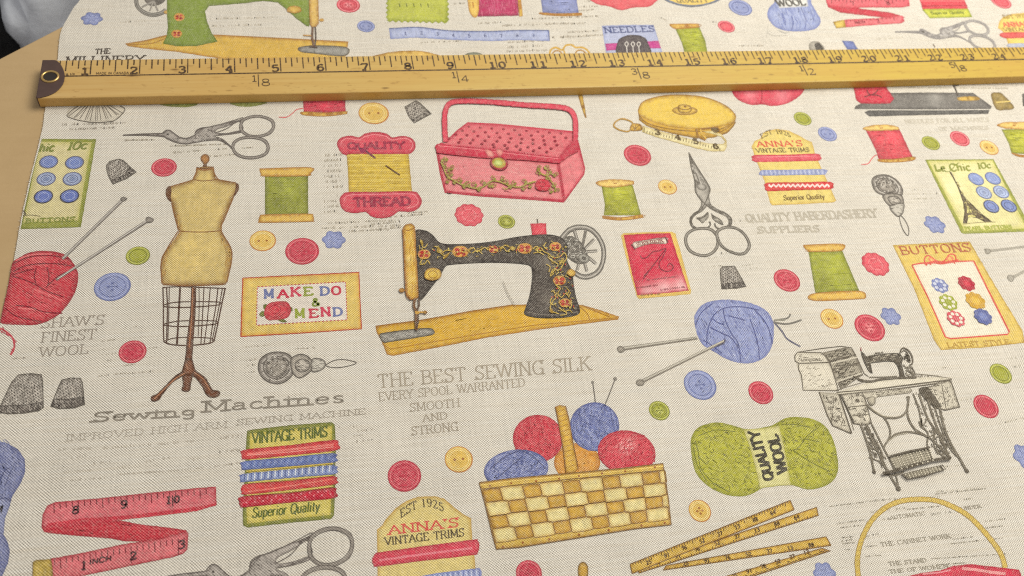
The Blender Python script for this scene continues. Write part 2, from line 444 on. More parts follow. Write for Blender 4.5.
# ------------------------------------------------------------------ lettering
_G = {
'A': (8, "0,0 4,10 8,0|1.5,3.6 6.5,3.6"), 'B': (7.3, "1,0 1,10|~1,10 4.5,10 6.2,8.9 6.2,6.6 4.5,5.3 1,5.3|~1,5.3 5,5.2 7,3.9 7,1.5 5,.1 1,0"),
'C': (8, "~7.3,7.8 5.8,9.8 3.2,9.9 1,7.8 .5,5 1,2.2 3.2,.1 5.8,.2 7.5,2.2|7.3,10 7.3,7.4"), 'D': (8.3, "1,0 1,10|~1,10 4.5,9.9 7.1,8 7.7,5 7.1,2 4.5,.1 1,0"),
'E': (7, "1,0 1,10|1,10 6.3,10 6.3,8|1,5.2 4.8,5.2|1,0 6.6,0 6.6,2.2"), 'F': (6.6, "1,0 1,10|1,10 6.3,10 6.3,8|1,5.2 4.8,5.2"),
'G': (8.4, "~7.3,7.8 5.8,9.8 3.2,9.9 1,7.8 .5,5 1,2.2 3.2,.1 5.8,.2 7.5,1.6|7.5,0 7.5,4.4 5,4.4|7.3,10 7.3,7.4"),
'H': (8.4, "1,0 1,10|7.4,0 7.4,10|1,5.1 7.4,5.1"), 'I': (2.6, "1.3,0 1.3,10"), 'K': (8, "1,0 1,10|7,10 1,4.4|3,6 7.6,0"),
'L': (6.8, "1,0 1,10|1,0 6.4,0 6.4,2.4"), 'M': (9.8, "1,0 1,10|1,10 4.9,1.5 8.8,10|8.8,10 8.8,0"), 'N': (8.6, "1,0 1,10|1,10 7.6,0|7.6,0 7.6,10"),
'O': (8.6, "~4.3,10 1.6,8.9 .5,5 1.6,1.1 4.3,0 7,1.1 8.1,5 7,8.9 4.3,10"), 'P': (7, "1,0 1,10|~1,10 4.7,10 6.5,8.7 6.5,6.2 4.7,4.9 1,4.9"),
'Q': (8.6, "~4.3,10 1.6,8.9 .5,5 1.6,1.1 4.3,0 7,1.1 8.1,5 7,8.9 4.3,10|4.6,2.5 8,-1.6"), 'R': (8, "1,0 1,10|~1,10 4.7,10 6.5,8.8 6.5,6.4 4.7,5.2 1,5.2|4.2,5.2 7.6,0"),
'S': (6.8, "~6,8.2 4.6,9.9 2.4,9.9 .9,8.3 1.3,6.3 3.4,5.2 5.6,4 6.2,2.2 4.7,.1 2.3,.1 .7,1.8|6,10 6,7.6|.7,0 .7,2.4"),
'T': (8, "4,0 4,10|.6,7.8 .6,10 7.4,10 7.4,7.8"), 'U': (8.4, "~1,10 1,3.5 2,.8 4.2,0 6.4,.8 7.4,3.5 7.4,10"), 'V': (8, "0,10 4,0 8,10"),
'W': (11.4, "0,10 3,0 5.7,10 8.4,0 11.4,10"), 'X': (8, "0,0 8,10|0,10 8,0"), 'Y': (8, "0,10 4,5 8,10|4,5 4,0"), 'Z': (7, ".5,8 .5,10 6.5,10 .5,0 6.5,0 6.5,2"),
'0': (6.6, "~3.3,10 1.2,8.6 .5,5 1.2,1.4 3.3,0 5.4,1.4 6.1,5 5.4,8.6 3.3,10"), '1': (4, "1,8.2 2.4,10 2.4,0|.8,0 4,0"),
'2': (6.6, "~.8,7.8 1.6,9.6 3.4,10 5.5,9 5.6,6.8 3.6,3.8 .6,0|.6,0 6,0 6.2,2"), '3': (6.4, "~.8,8.6 2.4,10 4.6,9.7 5.6,7.9 4.6,6 2.8,5.4|~2.8,5.4 5,4.8 6,2.8 5,.6 2.6,0 .6,1.4"),
'4': (6.8, "4.8,0 4.8,10 .5,3 6.5,3"), '5': (6.4, "5.6,10 1.5,10 1.2,5.4|~1.2,5.4 3.4,6.3 5.6,5 5.8,2.6 4.6,.5 2.2,0 .6,1.4"),
'6': (6.4, "~5.6,8.6 3.8,10 1.6,8 .7,4.4 1.2,1.4 3.2,0 5.4,1.2 5.8,3.6 4.6,5.6 2.6,5.6 1,4"), '7': (6.2, ".6,8 .6,10 6,10 2.6,0"),
'8': (6.6, "~3.3,10 1.3,9 1.2,6.6 3.3,5.3 5.7,4 5.9,1.4 3.3,0 .7,1.4 .9,4 3.3,5.3 5.4,6.6 5.3,9 3.3,10"),
'9': (6.4, "~5.6,6 4,4.4 1.8,4.6 .7,6.8 1.4,9.2 3.4,10 5.4,8.8 5.8,5.4 4.6,1.6 2.6,0 .9,1.2"),
"'": (2, "1,10 .8,7.6"), ' ': (4, ""), '&': (8, "~7.4,.2 1.8,7.4 2,9.4 3.6,10 5,8.8 4.4,7 1,3.6 .8,1.2 2.6,0 5,.8 7,4.6"), '-': (4, ".6,4.5 3.4,4.5"),
'a': (6, "~1,5.6 2.6,6.6 4.5,6 4.8,4 4.8,.8 6,.3|~4.8,4 1.6,3.4 .7,1.8 1.6,.2 3.4,.3 4.8,1.6"), 'c': (5.4, "~5,5.4 3.4,6.6 1.4,5.8 .6,3.3 1.4,.7 3.4,0 5.2,1.3"),
'e': (5.6, "~.8,3.7 5,3.7 4.6,5.8 3,6.6 1.2,5.6 .6,3.3 1.4,.6 3.4,0 5.2,1.3"), 'g': (6, "~4.6,5.8 2.6,6.6 .8,5.2 .8,2.6 2.6,1.4 4.6,2.4|~4.6,6.5 4.8,.5 4.4,-2.4 2.4,-3.2 .8,-2.2"),
'h': (6.4, "1,0 1,10|~1,4.8 2.8,6.6 4.6,6 5,4|5,4 5,0"), 'i': (3, "1.4,0 1.4,6.5|1.3,8.4 1.5,9.4"), 'l': (2.8, "1.4,0 1.4,10"),
'n': (6.4, "1,0 1,6.5|~1,4.8 2.8,6.6 4.6,6 5,4|5,4 5,0"), 'o': (6, "~3,6.6 1.2,5.8 .6,3.3 1.2,.8 3,0 4.8,.8 5.4,3.3 4.8,5.8 3,6.6"),
'p': (6.2, "1,-3 1,6.5|~1,5.2 3,6.6 5,5.6 5.5,3.3 5,1 3,0 1,1.2"), 'r': (4.6, "1,0 1,6.5|~1,4.6 2.4,6.4 4.2,6.2"), 's': (4.8, "~4.2,5.6 2.6,6.6 1,5.6 1.4,4 3.6,2.8 4.2,1.2 2.6,0 .6,1"),
't': (4, "~1.8,9 1.8,1.2 2.6,.1 3.8,.6|.5,6.3 3.6,6.3"), 'u': (6.4, "~1,6.5 1,1.6 2.2,0 4,.6 5,2|5,6.5 5,0"), 'w': (8.6, "0,6.5 2.2,0 4.3,6.5 6.4,0 8.6,6.5"),
'y': (6, ".4,6.5 3,0|5.6,6.5 1.6,-3"), 'k': (6, "1,0 1,10|5,6.5 1,2.6|2.4,4 5.6,0"), 'm': (9, "1,0 1,6.5|~1,4.8 2.6,6.6 4.2,6 4.5,4|4.5,4 4.5,0|~4.5,4.8 6,6.6 7.6,6 8,4|8,4 8,0"),
}
GLY = {}
for _k, (_w, _s) in _G.items():
    st = []
    for part in _s.split('|'):
        if not part: continue
        cv = part[0] == '~'
        st.append((cv, [tuple(float(v) for v in q.split(',')) for q in part.lstrip('~').split()]))
    GLY[_k] = (_w, st)

RED, REDD, REDL = (194, 60, 80), (172, 44, 64), (222, 122, 128)
BLUE, BLUED = (138, 147, 188), (100, 110, 158)
GRN, GRND = (160, 160, 48), (112, 114, 30)
YEL, YELD = (212, 178, 82), (176, 122, 46)
GOLD, GOLDD = (208, 172, 72), (150, 104, 34)
CREAM = (228, 212, 160)
GREY, GREYD, GREYL = (150, 144, 136), (92, 86, 80), (178, 172, 162)
INKC = (74, 66, 58)
LINEN = (214, 207, 192)
FAINT = (158, 147, 130)
# ------------------------------------------------------------------ helpers for solid things
def mesh_obj(name, verts, faces, mat, parent=None, smooth=False):
    me = bpy.data.meshes.new(name); me.from_pydata([tuple(v) for v in verts], [], faces); me.update()
    bm = bmesh.new(); bm.from_mesh(me); bmesh.ops.recalc_face_normals(bm, faces=bm.faces[:]); bm.to_mesh(me); bm.free()
    me.materials.append(mat)
    if smooth:
        for p in me.polygons: p.use_smooth = True
    o = bpy.data.objects.new(name, me); COL.objects.link(o)
    if parent: o.parent = parent
    return o

def slab(name, outline, z0, z1, mat, bevel=0.):
    n = len(outline)
    v = [(x, y, z0) for x, y in outline] + [(x, y, z1) for x, y in outline]
    f = [list(range(n))[::-1], list(range(n, 2 * n))] + [[i, (i + 1) % n, n + (i + 1) % n, n + i] for i in range(n)]
    o = mesh_obj(name, v, f, mat)
    if bevel:
        b = o.modifiers.new('bevel', 'BEVEL'); b.width = bevel; b.segments = 2; b.limit_method = 'ANGLE'
    return o

def tag(o, label=None, cat=None, group=None, kind=None):
    for k, v in (('label', label), ('category', cat), ('group', group), ('kind', kind)):
        if v: o[k] = v
    return o

# ------------------------------------------------------------------ floor, board, things beyond the board
M_FLOOR = plain_material('grey_floor', (150, 146, 140), .8, var=.2, scale=12)
fl = mesh_obj('floor', [(-4, -4, -.32), (4, -4, -.32), (4, 4, -.32), (-4, 4, -.32)], [[0, 1, 2, 3]], M_FLOOR); tag(fl, kind='structure')

def board_material():
    m, nt, b = new_mat('tan_fibreboard')
    tc = nd(nt, 'ShaderNodeTexCoord'); pos = tc.outputs['Object']
    n1 = noise_n(nt, pos, 26, 5, .65); n2 = noise_n(nt, pos, 700, 3, .7); n3 = noise_n(nt, mapped(nt, pos, 40, 240), 1, 3)
    c = mix_rgb(nt, n1, lin((172, 144, 102)), lin((194, 166, 122)))
    c = mix_rgb(nt, math_n(nt, 'MULTIPLY', n2, .35), c, lin((160, 132, 90)))
    c = mix_rgb(nt, math_n(nt, 'MULTIPLY', n3, .25), c, lin((206, 178, 138)))
    nt.links.new(c, b.inputs['Base Color']); b.inputs['Roughness'].default_value = .62; b.inputs['Specular IOR Level'].default_value = .3
    bp = nd(nt, 'ShaderNodeBump'); bp.inputs['Strength'].default_value = .3; bp.inputs['Distance'].default_value = .0003
    nt.links.new(n2, bp.inputs['Height']); nt.links.new(bp.outputs[0], b.inputs['Normal'])
    return m
M_BOARD = board_material()
ZB = -.0009
a, b_ = on_cloth([(0, 58), (64, 25)], ZB); d = (b_ - a) / np.linalg.norm(b_ - a); nrm = np.array([d[1], -d[0]])
bd = slab('board', [a - d * .25, a + d * 1.3, a + d * 1.3 + nrm * 1.0, a - d * .25 + nrm * 1.0], ZB - .018, ZB, M_BOARD, .0012)
tag(bd, 'tan fibreboard work surface under the printed linen, bare along its left side', 'board')

def crumple(name, c, r, seed, mat, amp=.35, sub=5, flat=1.):
    bm = bmesh.new(); bmesh.ops.create_icosphere(bm, subdivisions=sub, radius=1.)
    for v in bm.verts:
        p = v.co.copy(); q = p * 1.6 + Vector((seed, 0, 0))
        k = 1 + amp * noise.noise(q) + amp * .6 * abs(noise.noise(q * 2.7)) + amp * .25 * (1 - abs(noise.noise(q * 6)) * 2)
        v.co = Vector((p.x * r[0] * k, p.y * r[1] * k, max(-flat, p.z * k) * r[2]))
    me = bpy.data.meshes.new(name); bm.to_mesh(me); bm.free(); me.materials.append(mat)
    for p in me.polygons: p.use_smooth = True
    o = bpy.data.objects.new(name, me); COL.objects.link(o); o.location = c
    return o
M_BAG = plain_material('white_plastic', (228, 232, 240), .25, var=.12, scale=25, bump=.004)
M_BLACK = plain_material('black_plastic', (20, 20, 22), .45, var=.3)
g = on_cloth([(62, -4)], -.15)[0]
o = crumple('plastic_bag', (g[0] + .022, g[1] + .01, -.17), (.085, .15, .12), 3.1, M_BAG, .3); o.rotation_euler.z = math.radians(12)
tag(o, 'crumpled white plastic bag, out of focus beyond the board edge', 'bag')
g = on_cloth([(4, 34)], -.12)[0]
o = crumple('black_bag', (g[0]-.030, g[1]-.011, -.12), (.05, .05, .06), 8.4, M_BLACK, .15); 
tag(o, 'black bag in the top left corner, left of the white plastic bag', 'bag')

# ------------------------------------------------------------------ the linen
edge = np.array([(93, -40), (86, -18), (80, 0), (75.5, 5), (69.5, 15), (60.5, 33), (57.5, 60), (52, 85), (45.5, 108), (42, 130), (35, 159), (27.5, 189), (20.2, 224), (14.7, 255.5), (9.5, 281), (2, 316), (-8, 360), (-24, 430), (-42, 500), (-66, 590)], float)
edge = smooth_curve(edge, False, 2.5)
edge = edge + np.array([[pnoise(x, y, 6, 3) * .45, 0] for x, y in edge])
E = on_cloth(edge, 0)
top = E[0]; bot = E[-1]
outline = [tuple(p) for p in E] + [(bot[0] - .02, bot[1] - .12), (.62, bot[1] - .12), (.66, top[1] + .14), (top[0] + .01, top[1] + .12)]
CLOTH = slab('printed_fabric', outline, -.0006, 0., M_LINEN)
tag(CLOTH, 'natural linen fabric printed with sewing machines, buttons and yarn', 'fabric')
# frayed threads along the raw edge
thr_v, thr_f = [], []
rnd = random.Random(4)
for i in range(6, len(E) - 2, 2):
    for k in range(2):
        if rnd.random() < .25: continue
        t = rnd.random(); p = E[i] * (1 - t) + E[i + 1] * t
        L = .0004 + .0011 * rnd.random() ** 2; aa = math.pi + (rnd.random() - .5) * 1.2; w = .00009
        q = p + np.array([math.cos(aa), math.sin(aa)]) * L; nn = np.array([-math.sin(aa), math.cos(aa)]) * w
        o_ = len(thr_v); thr_v += [(*(p + nn), -.00025), (*(p - nn), -.00025), (*(q - nn * .5), -.0004), (*(q + nn * .5), -.0004)]
        thr_f.append([o_, o_ + 1, o_ + 2, o_ + 3])
fr = mesh_obj('frayed_edge', thr_v, thr_f, M_LINEN, CLOTH); fr['kind'] = 'stuff'

# ------------------------------------------------------------------ the yardstick
T = .006; ZR = .0002                                    # thickness, underside height
root = bpy.data.objects.new('wooden_ruler', None); COL.objects.link(root)
tag(root, 'old yellow wooden yardstick with dark capped end lying across the fabric', 'ruler')
zt = ZR + T
bk = on_cloth([(43, 60.3), (256, 57.2), (512, 54.3), (768, 49.8), (1024, 46.9)], zt)
ft = on_cloth([(37.5, 98.0), (256, 94.6), (512, 89.6), (768, 82.2), (1024, 76.6)], zt)
ruler_dir = (bk[-1] - bk[0]); Lr = np.linalg.norm(ruler_dir); ruler_dir /= Lr
rang = math.atan2(ruler_dir[1], ruler_dir[0]); across = np.array([ruler_dir[1], -ruler_dir[0]])
def curve_of(P):
    u = (P - bk[0]) @ ruler_dir; w = (P - bk[0]) @ across
    return np.polyfit(u, w, 2), u
cb, ub = curve_of(bk); cfr, uf = curve_of(ft)
root.location = (bk[0][0], bk[0][1], ZR); root.rotation_euler.z = rang
RX = lambda u, w, z: (u, -w, z)                        # ruler-local
us = np.linspace(0, .914 - .03, 90)
def bw(u): uu = min(u, .62); return np.polyval(cb, uu)
def fw(u): uu = min(u, .62); return np.polyval(cfr, uu)
def ustart(s): return ub[0] * (1 - s) + uf[0] * s      # slanted left end
V, Fc = [], []
prof = [(0, 0, 0), (0, 0, T - .0004), (0, .0004, T), (.2, 0, T), (.43, -.0003, T), (.43, .0, T - .00035), (.43, .0003, T), (.6, 0, T), (.8, 0, T), (1, -.0007, T), (1, -.0002, T - .0002), (1, 0, T - .0007), (1, 0, 0)]
m_ = len(prof)
for u in us:
    b0, f0 = bw(u), fw(u)
    for s_, off, z in prof:
        u2 = u + ustart(s_) * (1 - u / us[-1])
        V.append(RX(u2, b0 + (f0 - b0) * s_ + off, z))
for i in range(len(us) - 1):
    for j in range(m_ - 1): Fc.append([i * m_ + j, i * m_ + j + 1, (i + 1) * m_ + j + 1, (i + 1) * m_ + j])
    Fc.append([i * m_ + m_ - 1, i * m_, (i + 1) * m_, (i + 1) * m_ + m_ - 1])
Fc += [list(range(m_)), [(len(us) - 1) * m_ + j for j in range(m_)][::-1]]
body = mesh_obj('wooden_body', V, Fc, M_WOOD, root)

# markings are drawn on the top face; parented in world space
def on_ruler(P): 
    o = P.build(root); 
    return o
def ruler_parent(o):
    o.parent = root; o.matrix_parent_inverse = (Matrix.Translation(root.location) @ Matrix.Rotation(rang, 4, 'Z')).inverted()
def pt(u, s):     # ruler coordinate -> photo px, on the top face
    b0, f0 = bw(u), fw(u); w = b0 + (f0 - b0) * s
    q = bk[0] + ruler_dir * u + across * w
    return to_photo([q], zt)[0]
# inch positions read off the photograph: uniform scale along the ruler
def u_of(pxy): return (on_cloth([pxy], zt)[0] - bk[0]) @ ruler_dir
inch_px = {1: 90, 3: 187.5, 5: 281, 7: 371, 9: 457, 12: 577.7, 14: 655.3, 16: 730.5, 18: 803, 20: 872, 22: 938, 24: 1001.5}
k_ = np.polyfit(list(inch_px), [u_of((x, 76.5 - .0158 * (x - 63))) for x in inch_px.values()], 2)
U = lambda inch: float(np.polyval(k_, inch))
DK = (58, 38, 22)
R_ = Print('groove_line', z0=zt, mat=M_RULERINK, base=2, parent=None)
q = [pt(u, .435) for u in np.linspace(U(.28), .87, 60)]
R_.stroke(np.array(q), 1.25, DK, sm=False, jit=0); ruler_parent(R_.build())
R_ = Print('graduation_marks', z0=zt, mat=M_RULERINK, base=3, parent=None)
for k in range(3, 8 * 34):
    inch = k / 8; ln = .40 if k % 8 == 0 else (.33 if k % 4 == 0 else (.27 if k % 2 == 0 else .165))
    if k < 8: ln = [.0, .0, .0, .16, .30, .16, .24, .16][k]
    a_, c_ = pt(U(inch), .02), pt(U(inch), ln)
    w = np.linalg.norm(pt(U(inch) + .0003, .1) - pt(U(inch) - .0003, .1)) * 1.15
    R_.stroke(np.array([a_, c_]), w, DK, sm=False, jit=.15)
for n8 in range(1, 7):
    u0 = U(4.5 * n8); R_.stroke(np.array([pt(u0, .47), pt(u0, .80)]), 1.0, DK, sm=False, jit=.1)
ruler_parent(R_.build())
def rtext(t, u0, u1, s0, s1, wt, serif=True, con=.5):
    A_, B_ = pt(u0, s1), pt(u1, s1); up_ = pt(u0, s0) - A_
    F('F0'); R_ = Print('numeral', z0=zt, mat=M_RULERINK, base=5, parent=None)
    for (x, dx) in ((t, 0),): R_.text(x, A_, B_, up_, DK, wt, serif, con, up=0, gap=.2)
    ruler_parent(R_.build())
IN = (U(24) - U(1)) / 23
for n in range(1, 34):
    sc_ = 1. if n < 12 else .9
    wt_ = 2.2 if n < 8 else 2.2 - (n - 8) * .045
    if n < 10: rtext(str(n), U(n) - .205 * IN, U(n) - .04 * IN, .225, .395, wt_, True, .6)
    else:
        s = str(n); rtext(s[0], U(n) - .2 * IN, U(n) - .045 * IN, .235, .4, wt_); rtext(s[1], U(n) + .05 * IN, U(n) + .21 * IN, .235, .4, wt_)
for n8, (p_, q_) in {1: ('1', '8'), 2: ('1', '4'), 3: ('3', '8'), 4: ('1', '2'), 5: ('5', '8'), 6: ('3', '4')}.items():
    u0 = U(4.5 * n8)
    rtext(p_, u0 - (.2 if p_ == '3' or p_ == '5' else .15) * IN, u0 - .04 * IN, .50, .66, 1.0, p_ != '1', .8); rtext(q_, u0 + .06 * IN, u0 + .25 * IN, .60, .78, 1.0, False, .8)
R_ = Print('maker_lettering', z0=zt, mat=M_RULERINK, base=5, parent=None)
A_, B_ = pt(U(1.12), .405), pt(U(1.78), .405); up_ = pt(U(1.12), .345) - A_
R_.text('MADE IN CANADA', A_, B_, up_, DK, .5, False, .8)
F('F0'); R_.micro(tuple(pt(U(.45), .41)), tuple(pt(U(.7), .41)), 2.6, DK)
ruler_parent(R_.build())

# worn dark end cap with brass eyelet
M_CAP = plain_material('dark_worn_metal', (86, 66, 60), .55, .35, var=.25, scale=220)
M_BRASS = plain_material('brass', (206, 172, 110), .3, .85, var=.15, scale=300)
M_HOLE = plain_material('dark_hole', (38, 30, 26), .8, var=.3)
F('K14')
cap = smooth_curve(S('209,291 240,291 270,293 292,312 308,345 311,375 303,405 284,430 258,450 220,465 181,473'), False, 1.2)
cap = np.vstack([cap, S('177,470 185,420 195,360')])
CP = on_cloth(cap, zt)
inv = (Matrix.Translation(root.location) @ Matrix.Rotation(rang, 4, 'Z')).inverted()
n = len(CP); V = [inv @ Vector((x, y, zt + .0001)) for x, y in CP] + [inv @ Vector((x, y, zt + .0005)) for x, y in CP]
eye = on_cloth(S('242,372'), zt)[0]
er = np.linalg.norm(on_cloth(S('281,372'), zt)[0] - eye)
Fc = [list(range(n))[::-1], list(range(n, 2 * n))] + [[i, (i + 1) % n, n + (i + 1) % n, n + i] for i in range(n)]
capo = mesh_obj('end_cap', V, Fc, M_CAP, root)
b = capo.modifiers.new('bevel', 'BEVEL'); b.width = .00012; b.segments = 2; b.limit_method = 'ANGLE'
# cap skirt wrapping the slanted end
l0 = CP[0]; l1 = CP[-4 + 0] if False else on_cloth(S('178,471'), zt)[0]
off = -ruler_dir * .0004
V = [inv @ Vector((*(l0 + off), zt + .0004)), inv @ Vector((*(l1 + off), zt + .0004)), inv @ Vector((*(l1 + off), ZR)), inv @ Vector((*(l0 + off), ZR)),
     inv @ Vector((*(l0 - off * .2), zt + .0004)), inv @ Vector((*(l1 - off * .2), zt + .0004)), inv @ Vector((*(l1 - off * .2), ZR)), inv @ Vector((*(l0 - off * .2), ZR))]
mesh_obj('cap_skirt', V, [[0, 1, 2, 3], [7, 6, 5, 4], [0, 4, 5, 1], [1, 5, 6, 2], [2, 6, 7, 3], [3, 7, 4, 0]], M_CAP, capo)
def torus(name, R, r, h, mat, parent, nseg=40, k=10, arc=math.pi * 2):
    V, Fc = [], []
    for i in range(nseg):
        a = 2 * math.pi * i / nseg
        for j in range(k):
            t = 2 * math.pi * j / k
            V.append((math.cos(a) * (R + r * math.cos(t)), math.sin(a) * (R + r * math.cos(t)), h * math.sin(t)))
    for i in range(nseg):
        for j in range(k):
            Fc.append([i * k + j, i * k + (j + 1) % k, ((i + 1) % nseg) * k + (j + 1) % k, ((i + 1) % nseg) * k + j])
    return mesh_obj(name, V, Fc, mat, parent, True)
ring = torus('eyelet', er * 1.0, er * .17, .0006, M_BRASS, capo)
ring.location = inv @ Vector((*eye, zt + .0006))
V = [(math.cos(a) * er * .9, math.sin(a) * er * .9, 0) for a in np.linspace(0, 2 * math.pi, 32, endpoint=False)]
hole = mesh_obj('eyelet_hole', V, [list(range(32))], M_HOLE, capo); hole.location = inv @ Vector((*eye, zt + .00056))
AMB, PWR = .38, 13.3
# ================================================================== the printed motifs
def NP(name, label=None, base=2): return Print(name, label, base)

# ---- buttons -------------------------------------------------------
def button(fr, c, w, kind, label, holes=4, name='printed_button'):
    F(fr); P = NP(name, label, 6)
    cx, cy = [float(v) for v in c.split(',')]
    base, edge, light = dict(red=(RED, REDD, REDL), blue=(BLUE, BLUED, (158, 166, 206)), green=((158, 160, 54), (122, 126, 40), (186, 188, 96)),
        yellow=((212, 176, 88), (186, 122, 56), (228, 204, 136)), pink=((214, 88, 100), (178, 44, 66), (230, 140, 146)))[kind.split()[0]]
    fl = 'flower' in kind; W = w * (.9 if fl else 1)
    if fl: P.disc(c, W, base, edge, 1.3, .09, lobes=10 if kind[0] == 'p' else 6, wob=.04 if kind[0] == 'p' else .10)
    else: P.disc(c, W, edge, None, n=.05); P.disc(f'{cx - w * .01},{cy - w * .008}', W * .93, base, None, n=.09)
    if fl:
        P.up(); P.ring(c, W * .5, .6, light)
        pts = P.disc_pts(c, W * .72, 6)
        for q in pts: P.stroke(np.array([S(c)[0] * .55 + q * .45, q]), .6, edge, sm=False)
    else:
        P.up(); P.ring(c, W * .84, .7, light); P.ring(c, W * .7, .9, light if kind[0] == 'y' else edge)
        if 'ring' in kind:
            P.ring(c, W * .55, .7, edge); P.disc(c, W * .42, light, base, 1.5)
        if 'hatch' in kind:
            P.scrib(P.disc_pts(c, W * .74), 26, 4.5, -38, .7, light, .12, sm=False)
    if holes:
        hp = P.disc_pts(c, W * (.24 if holes == 4 else .3), holes); P.up()
        for q in hp:
            F('F0'); P.disc(f'{q[0]},{q[1]}', max(1.3, px(1) * 1.1 + w / FR[fr][2] * .05), edge if kind[0] != 'y' else (150, 92, 40), n=0)
            F(fr)
    if holes == 4 and 'flat' not in kind: P.stroke(np.array([hp[0], hp[2]]), .6, edge, sm=False)
    return P.build()

for a in [
 ('M1', '978,20', 92, 'pink ring', 'pink button at the top, right of the green sewing machine', 4),
 ('F2', '440,105', 71, 'blue', 'small blue button above the ruler near the six and seven inch marks', 2),
 ('M3', '710,30', 88, 'blue', 'blue button at the top, left of the blue wool ball', 2),
 ('M3', '655,105', 64, 'pink flat', 'small pink red button just above the ruler near sixteen inches', 0),
 ('M4', '933,6', 72, 'pink flat', 'pink button at the top right beside the trims card', 0),
 ('R1', '728,405', 195, 'yellow', 'yellow button just below the ruler beside the red spool', 2),
 ('G1', '836,191', 131, 'red', 'red button left of the dress form neck', 2),
 ('H1', '703,131', 124, 'green flat', 'olive green button left of the dress form waist', 0),
 ('H1', '573,289', 186, 'blue hatch', 'large blue button left of the dress form hips', 4),
 ('H2', '320,55', 136, 'yellow', 'yellow two-hole button under the left green spool', 2),
 ('H2', '521,108', 173, 'red', 'red button above the make do sampler', 4),
 ('H2', '682,50', 124, 'blue flower', 'blue flower-shaped button right of the red one above the sampler', 0),
 ('I1', '676,111', 142, 'red flat', 'red button left of the dress form stand', 4),
 ('H3', '388,20', 122, 'pink flower', 'pink scalloped button above the black sewing machine arm', 0),
 ('H3', '535,46', 68, 'green ring', 'small olive button above the black sewing machine arm', 2),
 ('G4', '191,129', 137, 'red', 'red button below the gold tape measure case', 4),
 ('G4', '344,291', 94, 'yellow', 'yellow button left of the upright embroidery scissors', 2),
 ('H4', '952,308', 130, 'red hatch', 'red button right of the small thimble', 4),
 ('K12', '340,36', 70, 'green flat', 'olive green button above the upper trims label', 0),
 ('K12', '442,99', 74, 'blue', 'blue button right of the upper trims label', 2),
 ('G5', '544,118', 86, 'green flat', 'olive green button right of the slanted red spool', 0),
 ('G5', '692,95', 92, 'pink flat', 'pink button under the dark sewing machine base', 0),
 ('G5', '841,141', 88, 'yellow', 'small yellow button above the button card with the tower', 2),
 ('G5', '564,533', 108, 'blue flower', 'blue flower button left of the card with the tower', 0),
 ('H5', '262,174', 146, 'pink flower', 'pink scalloped button left of the yellow button card', 0),
 ('H5', '340,440', 104, 'blue flower', 'blue flower button touching the red one, left of the button card', 0),
 ('H5', '233,498', 148, 'red ring', 'red button overlapping a blue flower button below the button card', 4),
 ('H5', '40,452', 112, 'yellow', 'yellow button under the right green spool', 2),
 ('K5', '427,405', 136, 'blue hatch', 'blue button below the blue yarn ball', 4),
 ('K5', '686,438', 104, 'red', 'red button below and right of the blue yarn ball', 4),
 ('K5', '253,515', 88, 'green ring', 'olive button above the yarn basket right of its needles', 4),
 ('K6', '748,148', 70, 'green flat', 'olive green button right of the treadle sewing table', 0),
 ('K6', '698,259', 80, 'red flat', 'red button right of the treadle sewing table', 0),
 ('K10', '273,152', 142, 'red hatch', 'red button above the lower trims label', 4),
 ('K10', '503,82', 119, 'yellow', 'yellow two-hole button left of the yarn basket', 2),
 ('K7', '277,350', 77, 'yellow', 'orange yellow button below the yarn basket corner', 4),
 ('N8', '278,360', 148, 'red', 'red button cut by the bottom edge below the yarn basket', 4),
 ('K8', '112,505', 105, 'blue flower', 'blue flower button at the bottom edge left of the gold handle', 0),
 ('F1', '368,75', 90, 'blue flower', 'blue flower button above the ruler beside the fabric corner', 0),
 ('K6', '835,430', 90, 'blue flower', 'blue flower button cut by the right edge below the red button', 0),
]: button(*a)

# ---- spools --------------------------------------------------------
def spool(label, fr, body, top, bot, col, cold, thread=None, topell=None, ang=0, nlines=16, wood=((214, 176, 84), (164, 112, 42))):
    F(fr); P = NP('printed_thread_spool', label, 4)
    P.shared['blend'] = .6; b = P.sub('thread'); qc = S(body).mean(0); b.fill(body, col, cold, 2.8, .16, sm=False, hl=[(qc[0] + 3, qc[1] - 6, 7, tuple(min(255, int(v * 1.16)) for v in col)), (qc[0] - 8, qc[1] + 10, 6, tuple(int(v * .82) for v in col))])
    b.scrib(body, nlines * 3, 9, ang, .55, [cold, tuple(min(255, int(v * 1.14)) for v in col)], .05, sm=False)
    for s_ in (top, bot):
        if s_: f = P.sub('wooden_flange'); f.fill(s_, wood[0], wood[1], 1.4, .08); f.up(); f.stroke(s_, .55, wood[1], closed=True)
    if topell:
        f = P.sub('wooden_top'); f.fill(topell, (226, 194, 112), wood[1], 1.3, .06)
        q = S(topell); c = q.mean(0); f.up(); f.stroke(np.array([c - [1.6, 0], c + [1.6, 0]]), 1.1, wood[1], sm=False)
    if thread: P.up(); P.stroke(thread, .9, (206, 86, 90))
    return P.build()
spool('olive thread spool right of the dress form shoulders', 'G2', '330,232 550,228 552,432 332,438', '305,200 330,197 566,192 562,222 548,234 330,236 312,225', '300,465 306,440 332,432 552,428 576,438 578,462 560,467 320,472', (140, 144, 52), (98, 102, 34))
spool('red spool peeking out below the ruler', 'R1', '275,312 545,312 548,398 280,400', None, '258,402 300,396 420,402 560,394 556,408 420,424 290,418', (196, 56, 78), (150, 30, 54), '120,430 170,430 205,408 235,382 275,374')
spool('olive spool right of the red sewing basket', 'G4', '5,275 165,280 172,300 210,435 20,435 25,380 10,300', None, '12,438 110,446 215,432 222,445 110,460 14,450', (160, 162, 48), (116, 120, 32), topell='-22,268 20,255 90,252 172,260 174,276 120,288 60,293 -2,286')
